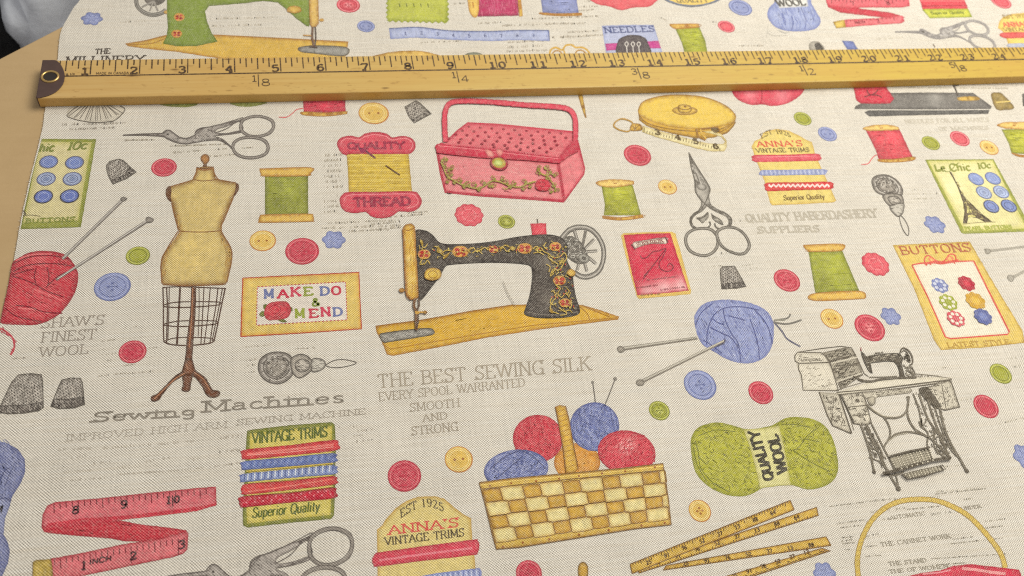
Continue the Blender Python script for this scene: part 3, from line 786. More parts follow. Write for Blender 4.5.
spool('slanted red spool right of the upper trims label', 'G5', '212,52 385,50 400,80 455,195 280,205 262,150', None, '272,202 360,200 455,188 466,198 430,210 330,216 276,210', (206, 72, 84), (160, 40, 58), '190,228 225,222 245,195 262,180 272,178', topell='198,42 240,28 320,24 380,36 385,50 300,55 220,54')
spool('olive spool cut by the right edge above the button cards', 'G5', '905,48 1040,48 1040,175 955,170 945,130', None, '955,168 1000,178 1045,182 1045,190 990,186', (168, 168, 50), (122, 126, 34), topell='880,26 920,12 1000,10 1045,14 1045,46 980,48 915,42')
spool('large olive spool left of the yellow button card', 'H5', '-80,108 92,104 180,310 -45,320', '-105,80 -80,76 92,72 98,100 60,108 -80,110 -92,100', '-55,325 178,312 214,342 206,350 -50,360', (152, 156, 52), (106, 112, 34))
spool('olive spool top just above the ruler near fifteen inches', 'M3', '452,108 548,106 572,160 582,215 492,215 480,170', '432,98 450,95 546,95 550,106 500,112 452,113', None, (160, 164, 52), (112, 120, 34))
spool('small blue cone spool at the top edge', 'M2', '672,-12 812,-12 822,52 680,52', None, '668,50 740,54 834,52 834,60 760,63 680,58', (134, 142, 184), (94, 102, 150))
F('M2'); P = NP('printed_thread_spool', 'magenta spool lying on its side at the top edge', 4)
P.fill('410,-14 582,-14 586,62 424,66', (176, 44, 92), (124, 24, 62), 2.5, .12, sm=False); P.scrib('410,-14 582,-14 586,62 424,66', 30, 6, 78, .6, (218, 120, 150), .1, sm=False)
P.sub('wooden_flange').fill('580,-14 594,-14 602,64 588,66', YEL, YELD, 1, sm=False)
f = P.sub('wooden_flange'); f.fill('388,-14 424,-14 430,30 424,62 412,70 396,56 386,20', (222, 186, 92), YELD, 1.5); f.up(); f.stroke('404,8 408,30', 1.4, YELD)
P.build()

# ---- thimbles ------------------------------------------------------
def thimble(label, fr, body, band, ang, rows):
    F(fr); P = NP('printed_thimble', label, 4)
    P.fill(body, (166, 158, 148), (112, 104, 96), 1.8, .3, sm=False)
    P.shared['blend'] = .05; P.up(); q = S(body); lo, hi = q.min(0), q.max(0); c_, s_ = math.cos(math.radians(ang)), math.sin(math.radians(ang)); r_ = 0
    st = 2.9 if rows > 20 else 2.3
    for i_ in np.arange(-40, 40, st):
        r_ += 1
        for j_ in np.arange(-40, 40, st):
            jj = j_ + (r_ % 2) * st / 2; m = (lo + hi) / 2 + np.array([i_ * c_ - jj * s_, i_ * s_ + jj * c_]) + [random.uniform(-.3, .3), random.uniform(-.3, .3)]
            if inside(q, m[None])[0]: P.stroke(np.array([m - [c_ * .8, s_ * .8], m + [c_ * .8, s_ * .8]]), random.uniform(.9, 1.4), random.choice([(78, 72, 68), (92, 86, 80), (66, 60, 58)]), sm=False)
    P.scrib(body, rows * 3, 2.2, ang + 75, .6, [(94, 86, 80), (200, 194, 184)], .3, sm=False)
    b = P.sub('band'); b.fill(band, (104, 96, 90), (66, 60, 56), 1.3, .25, sm=False); b.scrib(band, rows * 3, 2.2, ang, .8, [(60, 54, 52), (168, 160, 150)], .8, sm=False)
    P.stroke(body, .7, (86, 80, 72), sm=False, closed=True, up=1)
    return P.build()
thimble('thimble tilted left of the dress form', 'G1', '542,180 560,160 605,148 628,155 660,185 695,215 640,250 575,277 555,240 545,210', '662,188 696,215 640,250 575,277 567,258 625,232', 55, 16)
thimble('small thimble below the ruler near the nine inch mark', 'F2', '595,428 640,403 655,412 702,455 632,493 610,465', '690,442 702,455 632,493 622,480', 50, 10)
thimble('thimble under the upright scissors', 'H4', '612,250 625,238 685,235 700,260 745,340 700,348 620,352 614,300', '616,325 730,315 745,340 700,348 620,352', 60, 14)
thimble('large thimble at the left edge', 'I1', '-5,420 -2,395 60,265 95,228 160,222 212,228 218,260 222,395 200,412 120,425 40,428', '-4,385 60,382 130,380 220,365 222,395 200,412 120,425 40,428 -5,424', 55, 34)
thimble('thimble right of the large one at the left', 'I1', '258,390 300,285 315,255 360,244 410,246 420,265 426,320 432,380 380,398 300,402', '258,390 275,350 340,352 425,340 432,380 380,398 300,402', 55, 24)
F('F4'); P = NP('printed_thimble', 'tan thimble below the right end of the ruler', 4)
P.fill('892,378 915,370 940,378 985,430 950,440 912,436', (150, 128, 72), (104, 84, 44), 1.8, .25); P.stroke('912,410 970,405', 1.2, (222, 196, 110), up=1); P.build()
F('F4'); P = NP('printed_thimble', 'grey thimble top just above the ruler near eighteen inches', 4)
P.fill('165,175 185,165 210,172 225,200 170,202', (168, 162, 150), (120, 114, 104), 1.5, .15); P.fill('186,176 206,174 222,200 196,202', (70, 66, 62), None, n=.2); P.build()
F('F4'); P = NP('printed_thimble', 'dark scrap at the right edge beneath the ruler', 4)
P.fill('1016,375 1040,372 1040,428 1020,425', (100, 96, 92), (70, 66, 62), 1.5, .2, sm=False); P.build()
F('F4'); P = NP('printed_ribbon', 'blue ribbon end just above the ruler near nineteen inches', 4)
P.fill('295,162 340,165 362,200 318,200', (112, 124, 178), (80, 90, 140), 1.5, .1, sm=False); P.build()
F('F2'); P = NP('printed_hat', 'gold curved rim just above the ruler near eight inches', 4)
P.fill('470,232 500,216 560,206 640,203 700,212 735,232', (212, 176, 90), (150, 106, 40), 1.5, .1); P.build()
F('F2'); P = NP('printed_thimble', 'grey green dome just above the ruler near nine inches', 4)
P.fill('830,226 850,212 875,209 900,214 910,228', (130, 134, 118), (96, 98, 84), 1.5, .1); P.build()
# ---- stork embroidery scissors: the motif repeats three times over the cloth
def stork(label, src=None, dst=None, k=0):
    shift(src, dst); F('K13'); P = NP('printed_stork_scissors', label, 4); P.shared['blend'] = .1
    D = tuple(int(v + (200 - v) * k) for v in (88, 80, 76)); G = tuple(int(v + (205 - v) * k) for v in (168, 160, 152)); LP = tuple(int(v + (205 - v) * k) for v in (138, 130, 122))
    P.fill('392,185 405,160 440,145 480,148 500,165 500,190 480,205 430,210 398,205', (178, 170, 162), D, 2, .12)
    P.fill('15,184 120,176 222,174 240,160 262,160 285,175 310,195 350,200 385,188 430,150 470,138 620,105 650,92 660,98 560,140 510,155 500,172 560,172 630,160 634,172 560,184 500,188 540,205 590,248 598,262 580,250 530,215 490,208 430,215 370,228 320,228 280,215 240,198 222,190 120,186', G, D, 1.6, .18)
    P.up()
    P.stroke('15,184 120,178 222,176', 1.0, D, w2=1.0); P.stroke('15,186 120,186 222,192 250,205 290,222 340,230 400,222 450,214 520,212 570,240 596,268', 1.0, D)
    P.stroke('222,175 240,160 262,160 288,178 315,196 352,200 390,186', 1.0, D); P.stroke('392,186 400,160 430,146 478,140 560,118 645,92', .9, D)
    P.stroke('400,200 392,185 405,160 440,148', .8, D); P.stroke('500,172 560,150 612,112 632,120 640,158 560,180 505,186', 1.0, D)
    P.disc('250,180', 14, (60, 54, 50), n=0)
    P.scrib('400,190 420,155 480,150 495,190 440,205', 22, 3, 40, .5, [D, (190, 184, 176)], .4)
    P.scrib('230,185 300,195 380,200 480,190 480,208 350,222 280,210', 26, 3, 20, .5, [D, (190, 184, 176)], .5)
    a = P.sub('finger_loop'); a.up(); a.stroke('632,135 645,105 690,88 745,88 795,108 805,140 785,172 735,190 680,188 640,165', 2.5, LP, closed=True); a.up()
    a.stroke('627,135 642,101 690,83 748,83 800,105 811,140 790,176 735,195 678,193 635,167', .8, D, closed=True); a.stroke('640,135 650,110 692,94 742,93 788,112 798,140 778,168 735,184 682,183 647,162', .8, D, closed=True)
    b = P.sub('finger_loop'); b.up(); b.stroke('592,252 600,220 640,200 700,197 755,212 776,245 765,280 720,300 660,302 612,285', 2.5, LP, closed=True); b.up()
    b.stroke('587,252 596,217 640,195 702,192 760,208 782,245 770,284 720,306 658,308 608,289', .8, D, closed=True); b.stroke('598,252 606,224 642,206 700,203 750,217 770,246 759,276 718,294 662,296 617,281', .8, D, closed=True)
    P.build(); shift()
stork('stork scissors above the dress form')
stork('stork scissors at the upper right above the ruler', ('K13', '720,135'), ('F4', '835,110'), .42)
stork('stork scissors cut by the bottom edge under the striped trims card', ('K13', '720,135'), ('K9', '385,470'))

# ---- ornate upright scissors
F('O6'); P = NP('printed_embroidery_scissors', 'ornate grey scissors standing upright with points up', 4); P.shared['blend'] = .1
D, G = (88, 82, 74), (164, 158, 148)
P.fill('42,36 66,80 110,150 128,178 144,210 140,225 142,260 150,285 175,305 215,322 245,350 250,375 240,395 222,394 232,375 228,352 208,338 172,322 148,308 132,288 124,300 108,318 78,336 62,352 60,378 76,398 66,404 48,384 46,352 62,330 88,312 98,292 100,270 82,245 72,222 74,185 62,130', G, D, 2., .2)
P.up(); P.stroke('42,36 66,80 110,150 128,178 144,210 138,240 108,300 80,325 52,350 50,382 72,402', 1., D); P.stroke('42,36 52,100 70,170 74,222 100,262 128,290 160,312 212,325 246,352 246,384 230,398', 1., D)
P.stroke('46,50 72,120 92,180', .8, D); P.disc('104,200', 46, (176, 170, 160), D, 2)
P.scrib('50,60 80,120 120,180 76,180', 30, 4, 62, .6, [D, (182, 176, 166)], .2)
for s_ in ('76,350 98,346 118,336 134,320 138,342 126,362 106,376 92,362', '150,328 166,342 186,350 202,366 208,386 190,380 168,366 154,350'): P.fill(s_, (168, 162, 150), D, 1.2, .25); P.scrib(s_, 7, 3.2, -45 if s_[0] == '7' else 45, .6, D, .3)
P.up(); P.stroke('64,392 90,402 128,399 146,384 140,368', 1.5, D); P.stroke('166,376 172,394 192,403 222,398 240,384', 1.5, D); P.stroke('84,356 104,352 122,340', .8, D); P.stroke('158,338 178,350 196,366', .8, D)
for pts, inn in (('104,400 62,408 32,432 28,470 48,508 88,528 130,530 166,508 182,472 176,434 148,406', None), ('215,396 180,414 178,440 196,480 232,508 280,524 312,518 332,490 326,456 300,420 262,398', None)):
    a = P.sub('finger_loop'); a.up(); a.stroke(pts, 2.6, (148, 142, 132), closed=True); q = S(pts); c = q.mean(0); a.up()
    a.stroke(c + (q - c) * 1.06, .95, D, closed=True); a.stroke(c + (q - c) * .93, .9, D, closed=True)
P.build()

# ---- gold scissors mostly hidden by the ruler
F('F3'); P = NP('printed_gold_scissors', 'gold scissors mostly hidden under the ruler near twelve inches', 4)
P.stroke('150,222 155,200 175,190 200,200 215,182 240,180 255,190 280,190 300,200 316,222', 1.8, (198, 158, 66)); P.stroke('160,222 168,206 188,204 205,222', 1.2, (168, 122, 44)); P.stroke('250,222 262,202 285,204 300,222', 1.2, (168, 122, 44)); P.stroke('205,192 210,212 215,222', 1.4, (198, 158, 66))
P.sub('blade_tip').fill('264,380 282,380 290,420 299,472 292,470 276,425', (204, 168, 70), (140, 98, 34), 1.2, .1, sm=False); P.build()

# ---- needle threaders
def threader(label, fr, disc, dw, dh, neck, body, tip, loop):
    F(fr); P = NP('printed_needle_threader', label, 4); P.shared['blend'] = .05; D = (88, 82, 76)
    q = S(disc); c = q.mean(0)
    P.fill(disc, (150, 142, 134), (84, 78, 72), 2.2, .22); P.up(); P.stroke(disc, 1., D, closed=True); P.stroke(c + (q - c) * .8, .8, (190, 184, 174), closed=True); P.stroke(c + (q - c) * .7, .9, D, closed=True)
    P.fill(c + (q - c) * .6, (150, 142, 132), D, 1.5, .25); P.scrib(c + (q - c) * .9, 70, 2.8, 30, .7, [D, (196, 190, 180), (60, 54, 50)], 1.5)
    P.fill(neck, (170, 162, 150), D, 1.5, .25); P.up().stroke(neck, .9, D, closed=True)
    P.fill(body, (186, 178, 166), D, 1.3, .15); P.up().stroke(body, .8, D, closed=True); P.scrib(body, 14, 3, 20, .6, D, .4)
    P.fill(tip, (192, 186, 174), D, 1.2, .12); P.up().stroke(tip, .7, D, closed=True); P.scrib(tip, 8, 3, 5, .5, D, .4)
    P.up().stroke(loop, .75, D, closed=True); P.build()
threader('grey needle threader below the make do sampler', 'K2', '195,195 205,150 245,120 300,112 350,125 378,160 380,210 345,255 295,275 240,262 208,232', 0, 0,
    '360,150 400,125 440,130 470,160 472,195 445,225 405,245 375,225 362,190', '385,165 420,148 455,165 452,200 415,215 388,200', '470,150 520,150 538,175 520,202 470,212', '540,181 585,155 640,152 695,168 645,186 585,192')
threader('grey needle threader below the slanted red spool', 'G5', '245,325 250,295 285,280 335,285 378,315 400,355 395,385 360,390 310,385 265,365', 0, 0,
    '300,385 325,375 385,380 405,410 395,440 355,448 325,430 305,405', '325,395 370,390 392,412 380,432 345,430', '335,442 402,425 406,455 396,482 370,490', '386,488 408,505 430,550 428,590 405,565 388,520')

# ---- knitting wool with needles
def yarn_ball(P, out, col, cold, light, bands):
    P.fill(out, col, cold, 5, .1); 
    for b_, c_ in bands: P.fill(b_, c_, cold, 3, .1)
    return P
F('O7'); P = NP('printed_yarn_ball', 'red ball of wool with two needles at the left fabric edge', 4)
P.stroke('0,378 20,388 45,410 55,435 52,460 40,480', 2.0, (192, 66, 78)); P.scrib('0,370 40,385 65,430 45,485 35,475 50,440 35,415 0,392', 16, 4, 50, .8, REDD, .3)
OUT = '48,128 70,108 110,88 160,80 215,84 255,98 280,125 298,160 300,195 288,240 262,285 225,325 180,352 130,365 60,364 4,358 6,330 24,250 36,190'
P.fill(OUT, (196, 54, 68), (150, 30, 46), 6, .12, hl=[(38, 262, 12, (216, 92, 98)), (45, 298, 12, (214, 88, 96))])
P.scrib(OUT, 260, 15, 24, .55, [(160, 30, 48), (218, 92, 98), (176, 38, 56), (208, 74, 84)], .12)
P.up()
for s_ in ('52,160 90,140 150,130 220,130 275,138', '46,178 90,190 140,212 180,235 245,258', '48,130 110,105 190,98 270,112', '140,145 132,175 138,205', '180,142 188,175 184,215', '176,222 220,180 262,160', '60,290 110,295 170,315 240,320', '20,300 60,330 120,345 160,352', '48,172 90,160 130,150'): P.stroke(s_, 1.3, (128, 20, 40))
for s_ in ('70,300 130,306 190,322', '60,118 120,96 200,92', '130,228 190,250 240,272'): P.stroke(s_, 1.6, (220, 104, 108))
for tip, knob in (('240,112', None), ('216,190', None)): pass
n1 = P.sub('knitting_needle'); n1.up(); F('O7'); a = S('240,112')[0]; F('G1'); b_ = S('632,350')[0]
n1.stroke(np.array([a, b_]), 3.0, (120, 112, 106), sm=False, w2=3.4); n1.up(); n1.stroke(np.array([a + [.2, -.5], b_ + [0, -.5]]), 1.3, (182, 176, 168), sm=False); n1.fill('612,350 630,340 650,350 640,362 625,368', (140, 132, 124), (90, 84, 78), 1)
n2 = P.sub('knitting_needle'); n2.up(); F('O7'); a = S('216,192')[0]; F('G1'); b_ = S('765,455')[0]
n2.stroke(np.array([a, b_]), 2.2, (112, 104, 98), sm=False, w2=3.6); n2.up(); n2.stroke(np.array([a + [1, -.8], b_ + [0, -.6]]), 1.3, (186, 180, 172), sm=False); n2.fill('742,452 758,442 784,455 776,470 750,474', (140, 132, 124), (90, 84, 78), 1)
P.build()

F('K5'); P = NP('printed_yarn_ball', 'blue ball of wool with two needles right of centre', 4)
OUT = '402,130 410,95 445,58 510,42 590,45 660,62 705,85 735,125 742,170 735,235 705,285 655,310 600,312 540,295 490,265 440,235 415,190'
P.fill(OUT, (142, 151, 192), (112, 120, 168), 4, .1)
P.scrib(OUT, 230, 12, 62, .5, [(98, 106, 160), (164, 172, 210), (110, 118, 170)], .2)
P.shared['blend'] = .15; P.scrib(OUT, 150, 3.2, 60, .6, [(92, 98, 150), (86, 92, 140), (178, 184, 212)], .7)
P.up()
for s_ in ('455,235 460,170 485,110 530,78 600,72 680,86', '408,150 430,100 480,58', '525,82 535,130 560,185 590,230 600,308', '470,160 520,185 560,205 590,250', '478,122 500,138 530,150', '660,85 700,130 725,180 735,230', '640,125 660,180 675,240 680,295', '480,260 520,220 535,205', '440,215 470,232 520,270', '550,110 620,130'): P.stroke(s_, 1.1, (72, 80, 134))
P.stroke('740,135 775,175 800,210 855,242', 1.6, (92, 92, 112)); P.stroke('742,130 800,120 812,102', 1.6, (110, 106, 100)); P.stroke('742,138 800,145 860,128', 1.8, (110, 106, 100)); P.stroke('745,128 790,128', 1.6, (140, 136, 124))
for a, b_, kn in (('415,205', '90,252', '72,252 80,240 98,242 106,254 98,266 82,268'), ('530,218', '172,394', '152,398 160,384 178,382 190,394 182,408 164,410')):
    k = P.sub('knitting_needle'); k.up(); q = np.vstack([S(a), S(b_)]); k.stroke(q, 2.8, (122, 114, 104), sm=False, w2=4.2); k.up(); k.stroke(q + [0, -.5], 1.2, (184, 178, 164), sm=False, w2=1.8); k.fill(kn, (150, 142, 130), (96, 90, 82), 1.2)
P.stroke('500,240 530,225 532,212', 1.6, (66, 66, 96), up=1)
P.build()
F('H5'); P = NP('printed_knitting_needle', 'pale needle pointing off the right edge, upper of two', 4)
P.stroke('835,108 1030,84', 2.6, (162, 156, 144), sm=False); P.up().fill('816,98 835,95 852,105 845,120 828,124', (176, 170, 158), (130, 124, 112), 1.2); P.build()
P = NP('printed_knitting_needle', 'pale needle pointing off the right edge, lower of two', 4)
P.stroke('955,245 1040,200', 2.8, (162, 156, 144), sm=False); P.up().fill('930,240 948,228 970,240 962,262 945,262', (170, 164, 152), (124, 118, 108), 1.2); P.build()
# ---- faint background lettering ------------------------------------
F('K3'); P = NP('printed_lettering', 'grey words about the best sewing silk below the black sewing machine', 1)
P.text('THE BEST SEWING SILK', '35,196', '905,122', 54, FAINT, 1.7, con=.5)
P.text('EVERY SPOOL WARRANTED', '38,250', '635,190', 34, FAINT, 1.1)
P.text('SMOOTH', '165,293', '368,272', 32, FAINT, 1.1); P.text('AND', '218,335', '318,322', 28, FAINT, 1.1); P.text('STRONG', '172,390', '362,370', 34, FAINT, 1.2); P.build()
F('O7'); P = NP('printed_lettering', 'grey words about finest wool under the red wool ball', 1); c_ = (148, 138, 126)
P.text("SHAW'S", '158,376', '398,362', 36, c_, 1.4); P.text('FINEST', '158,432', '368,418', 38, c_, 1.4); P.text('WOOL', '150,488', '338,474', 36, c_, 1.3); P.build()
F('K11'); P = NP('printed_lettering', 'grey heading about sewing machines below the dress form', 1)
P.text('Sewing', '245,194', '725,166', 40, (132, 124, 112), 2.7, con=.55, sw=1.9, gap=.2)
F('K2'); P.text('Machines', '-84,418', '632,368', 52, (132, 124, 112), 2.7, con=.55, sw=1.9, gap=.2)
F('K11'); P.text('IMPROVED HIGH ARM', '120,285', '870,222', 30, (166, 157, 143), .9); F('K2'); P.text('SEWING MACHINE', '85,485', '742,428', 28, (156, 147, 133), 1.)
P.build()
F('K11'); P = NP('printed_fine_print', 'rows of tiny grey lettering above the red measuring tape', 1)
for a, b_, h in (('80,330', '240,322', 14), ('130,365', '220,358', 16), ('265,325', '715,290', 14), ('105,432', '240,425', 12), ('370,412', '600,365', 14), ('250,392', '330,385', 12), ('375,442', '540,432', 12), ('550,432', '905,396', 9), ('840,275', '920,265', 14), ('840,340', '930,328', 14), ('690,378', '740,370', 14), ('140,470', '300,460', 10)): P.micro(a, b_, h, (168, 158, 142), .6)
P.build()
def fine(fr, label, rows, col=(178, 168, 150), dens=.6):
    F(fr); P = NP('printed_fine_print', label, 0)
    for a, b_, h in rows: P.micro(a, b_, h, col, dens)
    P.build()
fine('G2', 'tiny grey lettering around the left of the quality thread card', [(f'{640 - k % 3 * 4},{135 + k * 27}', f'{730 - (k % 2) * 14},{130 + k * 27}', 15) for k in range(7)] + [(f'635,{345 + k * 26}', f'{705 - k % 2 * 10},{340 + k * 26}', 15) for k in range(4)] + [('640,480', '1010,465', 14), ('620,505', '1020,490', 14), ('760,520', '960,512', 12)], (150, 140, 122), .8)
fine('O2', 'tiny grey lettering left of the black sewing machine top', [('0,50', '290,26', 12), ('0,80', '160,66', 12), ('10,105', '160,95', 10), ('200,20', '300,12', 10)], (150, 140, 122), .8)
fine('K13', 'tiny grey lettering under the stork scissors above the dress form', [('30,215', '190,212', 10), ('250,245', '560,235', 10), ('280,280', '420,270', 12), ('470,300', '600,290', 12), ('500,262', '560,258', 10), ('640,255', '700,250', 9)], (150, 140, 122), .8)
fine('M1', 'tiny grey lettering behind the green sewing machine', [('80,90', '180,86', 8), ('430,78', '700,70', 8), ('440,105', '640,100', 8)])
fine('M2', 'tiny grey lettering among the spools above the ruler', [('420,96', '520,90', 8), ('520,104', '800,94', 9), ('640,76', '900,66', 7), ('330,18', '380,14', 8), ('720,150', '920,140', 8), ('540,170', '700,162', 8), ('530,192', '680,184', 12), ('540,206', '700,200', 10), ('200,170', '360,164', 7), ('830,30', '920,26', 8), ('840,8', '890,4', 8)], (162, 152, 136), .8)
fine('M3', 'tiny grey lettering around the needles card', [('10,98', '100,94', 9), ('20,130', '150,124', 7), ('10,150', '150,142', 7), ('390,68', '420,84', 6), ('590,90', '620,88', 6), ('705,184', '800,182', 8), ('20,50', '130,40', 7)], (168, 158, 142), .8)
fine('F1', 'tiny grey lettering under the fan near the board', [('250,503', '500,495', 11), ('280,520', '460,514', 9), ('500,565', '600,560', 8)], (140, 130, 116), .8)
fine('H1', 'tiny grey lettering left of the dress form cage', [('640,500', '700,495', 10)], (168, 158, 142))
fine('I1', 'tiny grey lettering around the red button by the dress form stand', [('510,130', '590,122', 9), ('540,160', '600,155', 9), ('500,238', '640,222', 8), ('650,225', '790,212', 9), ('760,95', '800,90', 9), ('620,185', '700,176', 8), ('60,150', '130,145', 8), ('520,60', '590,52', 8)], (168, 158, 142))
fine('K2', 'tiny grey lettering around the needle threader below the sampler', [('130,90', '260,80', 10), ('380,100', '500,92', 10), ('135,160', '185,152', 12), ('140,185', '180,180', 10), ('130,220', '180,215', 10), ('590,500', '720,490', 12), ('690,522', '780,512', 14), ('680,545', '750,535', 10)], (168, 158, 142))
fine('G5', 'tiny grey lettering around the tower card', [('430,382', '580,378', 10), ('440,405', '550,402', 9), ('440,360', '500,358', 8)], (186, 178, 160))
fine('H4', 'tiny grey lettering between the scissors and the thimble', [('540,200', '600,190', 8), ('610,175', '650,172', 14), ('570,240', '620,236', 8), ('720,235', '780,230', 8), ('740,250', '800,246', 8), ('680,10', '740,8', 7)], (176, 168, 150))
fine('K6', 'tiny grey lettering right of the treadle table', [('760,100', '827,95', 10), ('790,128', '827,124', 10), ('740,322', '827,300', 8), ('550,130', '560,130', 6), ('610,240', '650,236', 6), ('530,550', '690,540', 8), ('500,470', '620,460', 6)], (178, 170, 152))
fine('K9', 'tiny grey lettering left of the striped trims card', [('0,100', '80,95', 12), ('0,150', '70,142', 9), ('20,192', '70,186', 7), ('300,60', '390,52', 10), ('470,112', '540,104', 8)], (160, 150, 136))
fine('K8', 'lines of small grey print inside the gold handle', [('130,202', '290,182', 8), ('300,180', '460,165', 11), ('620,145', '850,120', 8), ('580,165', '640,160', 12), ('325,230', '480,210', 12), ('490,215', '640,200', 8), ('170,280', '300,262', 9), ('180,300', '280,288', 8), ('740,170', '790,165', 8), ('600,240', '730,222', 14), ('380,262', '410,258', 14), ('300,340', '360,326', 9), ('700,352', '790,340', 8), ('690,372', '930,345', 7), ('190,345', '240,340', 8), ('195,372', '250,366', 8), ('200,400', '240,396', 8), ('300,430', '370,424', 8), ('600,440', '940,418', 7), ('850,270', '940,258', 8), ('850,300', '930,290', 8), ('190,360', '240,352', 8), ('300,385', '350,380', 8), ('600,470', '760,458', 7)], (150, 142, 126), .8)
F('K8'); P = NP('printed_lettering', 'small grey words about cabinet work inside the gold handle', 1); c_ = (140, 132, 116)
P.text('AUTOMATIC', '415,258', '572,238', 16, c_, .8); P.text('THE CABINET WORK', '372,382', '690,342', 18, c_, .9); P.text('UNDER', '740,216', '830,204', 14, c_, .8)
P.text('THE STAND', '408,470', '580,452', 17, c_, .9); P.text('THE OF WOMEN', '410,505', '680,478', 16, c_, .8); P.build()
F('K12'); P = NP('printed_lettering', 'grey slab words about quality haberdashery suppliers right of centre', 1); c_ = (176, 168, 152)
P.text('QUALITY HABERDASHERY', '112,462', '650,440', 32, c_, 2.0, con=.55, sw=2., gap=.18); P.text('SUPPLIERS', '158,506', '412,500', 24, c_, 1.9, con=.6, sw=1.8, gap=.2); P.build()
F('F4'); P = NP('printed_lettering', 'faint grey words beneath the dark sewing machine base', 1)
P.text('NEEDLES FOR ALL MAKES', '552,494', '888,486', 15, (186, 178, 162), 1., con=.6); P.text('OF MACHINES', '685,522', '885,518', 13, (186, 178, 162), 1., con=.6); P.micro('560,352', '960,356', 7, (176, 168, 150)); P.micro('430,160', '540,152', 7, (190, 182, 166)); P.build()
F('F1'); P = NP('printed_lettering', 'black words partly hidden by the ruler near its capped end', 1)
P.text('THE', '380,216', '440,214', 20, (60, 50, 44), 1.4); P.text('MILLINERY', '262,256', '575,250', 28, (60, 50, 44), 1.7); P.build()

# ---- fan below the ruler's left end
F('F1'); P = NP('printed_fan', 'black line drawn fan just below the ruler near the board', 3)
P.fill('268,462 300,425 470,425 500,442 460,482 380,490 310,482', (200, 192, 176), (176, 168, 152), 1.5, .05); P.up(); D = (84, 76, 68)
P.stroke('266,464 290,440 320,420', .9, D); P.stroke('268,466 300,478 340,486 380,491 430,488 462,480 500,440 480,424', .9, D)
for k in range(11):
    t = k / 10; a = np.array([275 + 215 * t, 464 + 26 * math.sin(t * math.pi) - 12 * t]); b2 = np.array([335 + 100 * t, 420.]); P.stroke(f'{a[0]},{a[1]} {b2[0]},{b2[1]}', .7, D, sm=False)
    if k % 2: P.stroke(f'{a[0]+8},{a[1]-2} {b2[0]+6},{b2[1]+6}', .5, D, sm=False)
P.build()
F('K13'); 
for lab, s_ in (('olive scalloped edge showing below the ruler, left of two', '215,20 230,30 280,36 340,38 400,28 410,18'), ('olive scalloped edge showing below the ruler, right of two', '580,14 600,28 650,36 700,34 750,22 765,12')):
    P = NP('printed_trim', lab, 3); P.fill(s_, (150, 156, 84), (122, 128, 60), 1.2, .1); P.build()

# ---- button card with a tower (drawn twice: the print repeats)
def tower_card(label, src=None, dst=None):
    shift(src, dst); F('G5'); P = NP('printed_button_card', label, 4)
    OUT = '515,203 690,201 863,200 965,385 1062,560 1060,568 880,574 715,580 700,576 608,392'
    P.fill(OUT, (154, 158, 68), (128, 134, 48), 1.2, .1, sm=False)
    P.fill('530,209 858,206 1032,553 716,566', (220, 212, 154), (202, 196, 116), 4, .07, sm=False, hl=[(950, 190, 14, (232, 224, 170))])
    F('N6'); c_ = (134, 140, 56)
    P.text('Le', '152,246', '200,245', 32, c_, 2.0, con=.7, serif=False, gap=.1, slant=.2); P.text('Chic', '224,246', '322,243', 34, c_, 1.9, con=.7, serif=False, gap=.1, slant=.2)
    P.stroke('150,246 170,238 215,248 250,214 262,206', .8, c_)
    P.text('10c', '354,234', '420,230', 26, c_, 1.8, slant=.2, con=.6, serif=False, gap=.1)
    P.text('PEARL BUTTONS', '296,530', '520,520', 16, (160, 166, 70), 1.2, con=.7)
    F('N6'); t = P.sub('tower'); D = (104, 90, 70)
    t.fill('216,248 226,250 245,285 262,320 282,358 300,382 330,408 372,450 425,490 392,492 352,472 322,466 308,470 302,495 282,497 290,440 284,400 276,376 262,335 240,290', D, (70, 58, 44), 1.4, .3, sm=False)
    t.fill('304,410 320,430 326,446 302,448', (214, 204, 128), None, n=.05, sm=False); t.fill('306,458 330,458 345,466 320,466 306,470', (206, 196, 120), None, n=.05)
    t.scrib('276,370 300,385 400,484 330,458 300,450 286,440', 40, 3, 45, .6, [(176, 160, 108), (60, 50, 40)], 1.2); t.scrib('232,262 244,270 300,380 280,378', 20, 2.4, 60, .5, [(176, 160, 108), (60, 50, 40)], 1.)
    P.stroke('284,500 360,492 440,490', .6, (150, 138, 96))
    for c, k in (('345,284', 0), ('426,281', 0), ('383,349', 1), ('465,346', 1), ('418,416', 2), ('502,413', 2)):
        b_ = P.sub('button'); col, e = [((134, 150, 198), (98, 108, 150)), ((166, 180, 212), (112, 120, 158)), ((122, 138, 190), (76, 80, 112))][k]
        b_.disc(c, 70, e, None, n=.05); b_.disc(c, 60, col, None, n=.08); b_.up().ring(c, 40, .6, e if k else (156, 168, 208))
        if k == 1: b_.disc(c, 22, (140, 152, 186), n=.1)
    P.build(); shift()
tower_card('olive bordered card of blue buttons with a tower, at the right')
tower_card('olive bordered card of blue buttons cut by the left fabric edge', ('G5', '773,302'), ('G1', '248,163')) if False else None
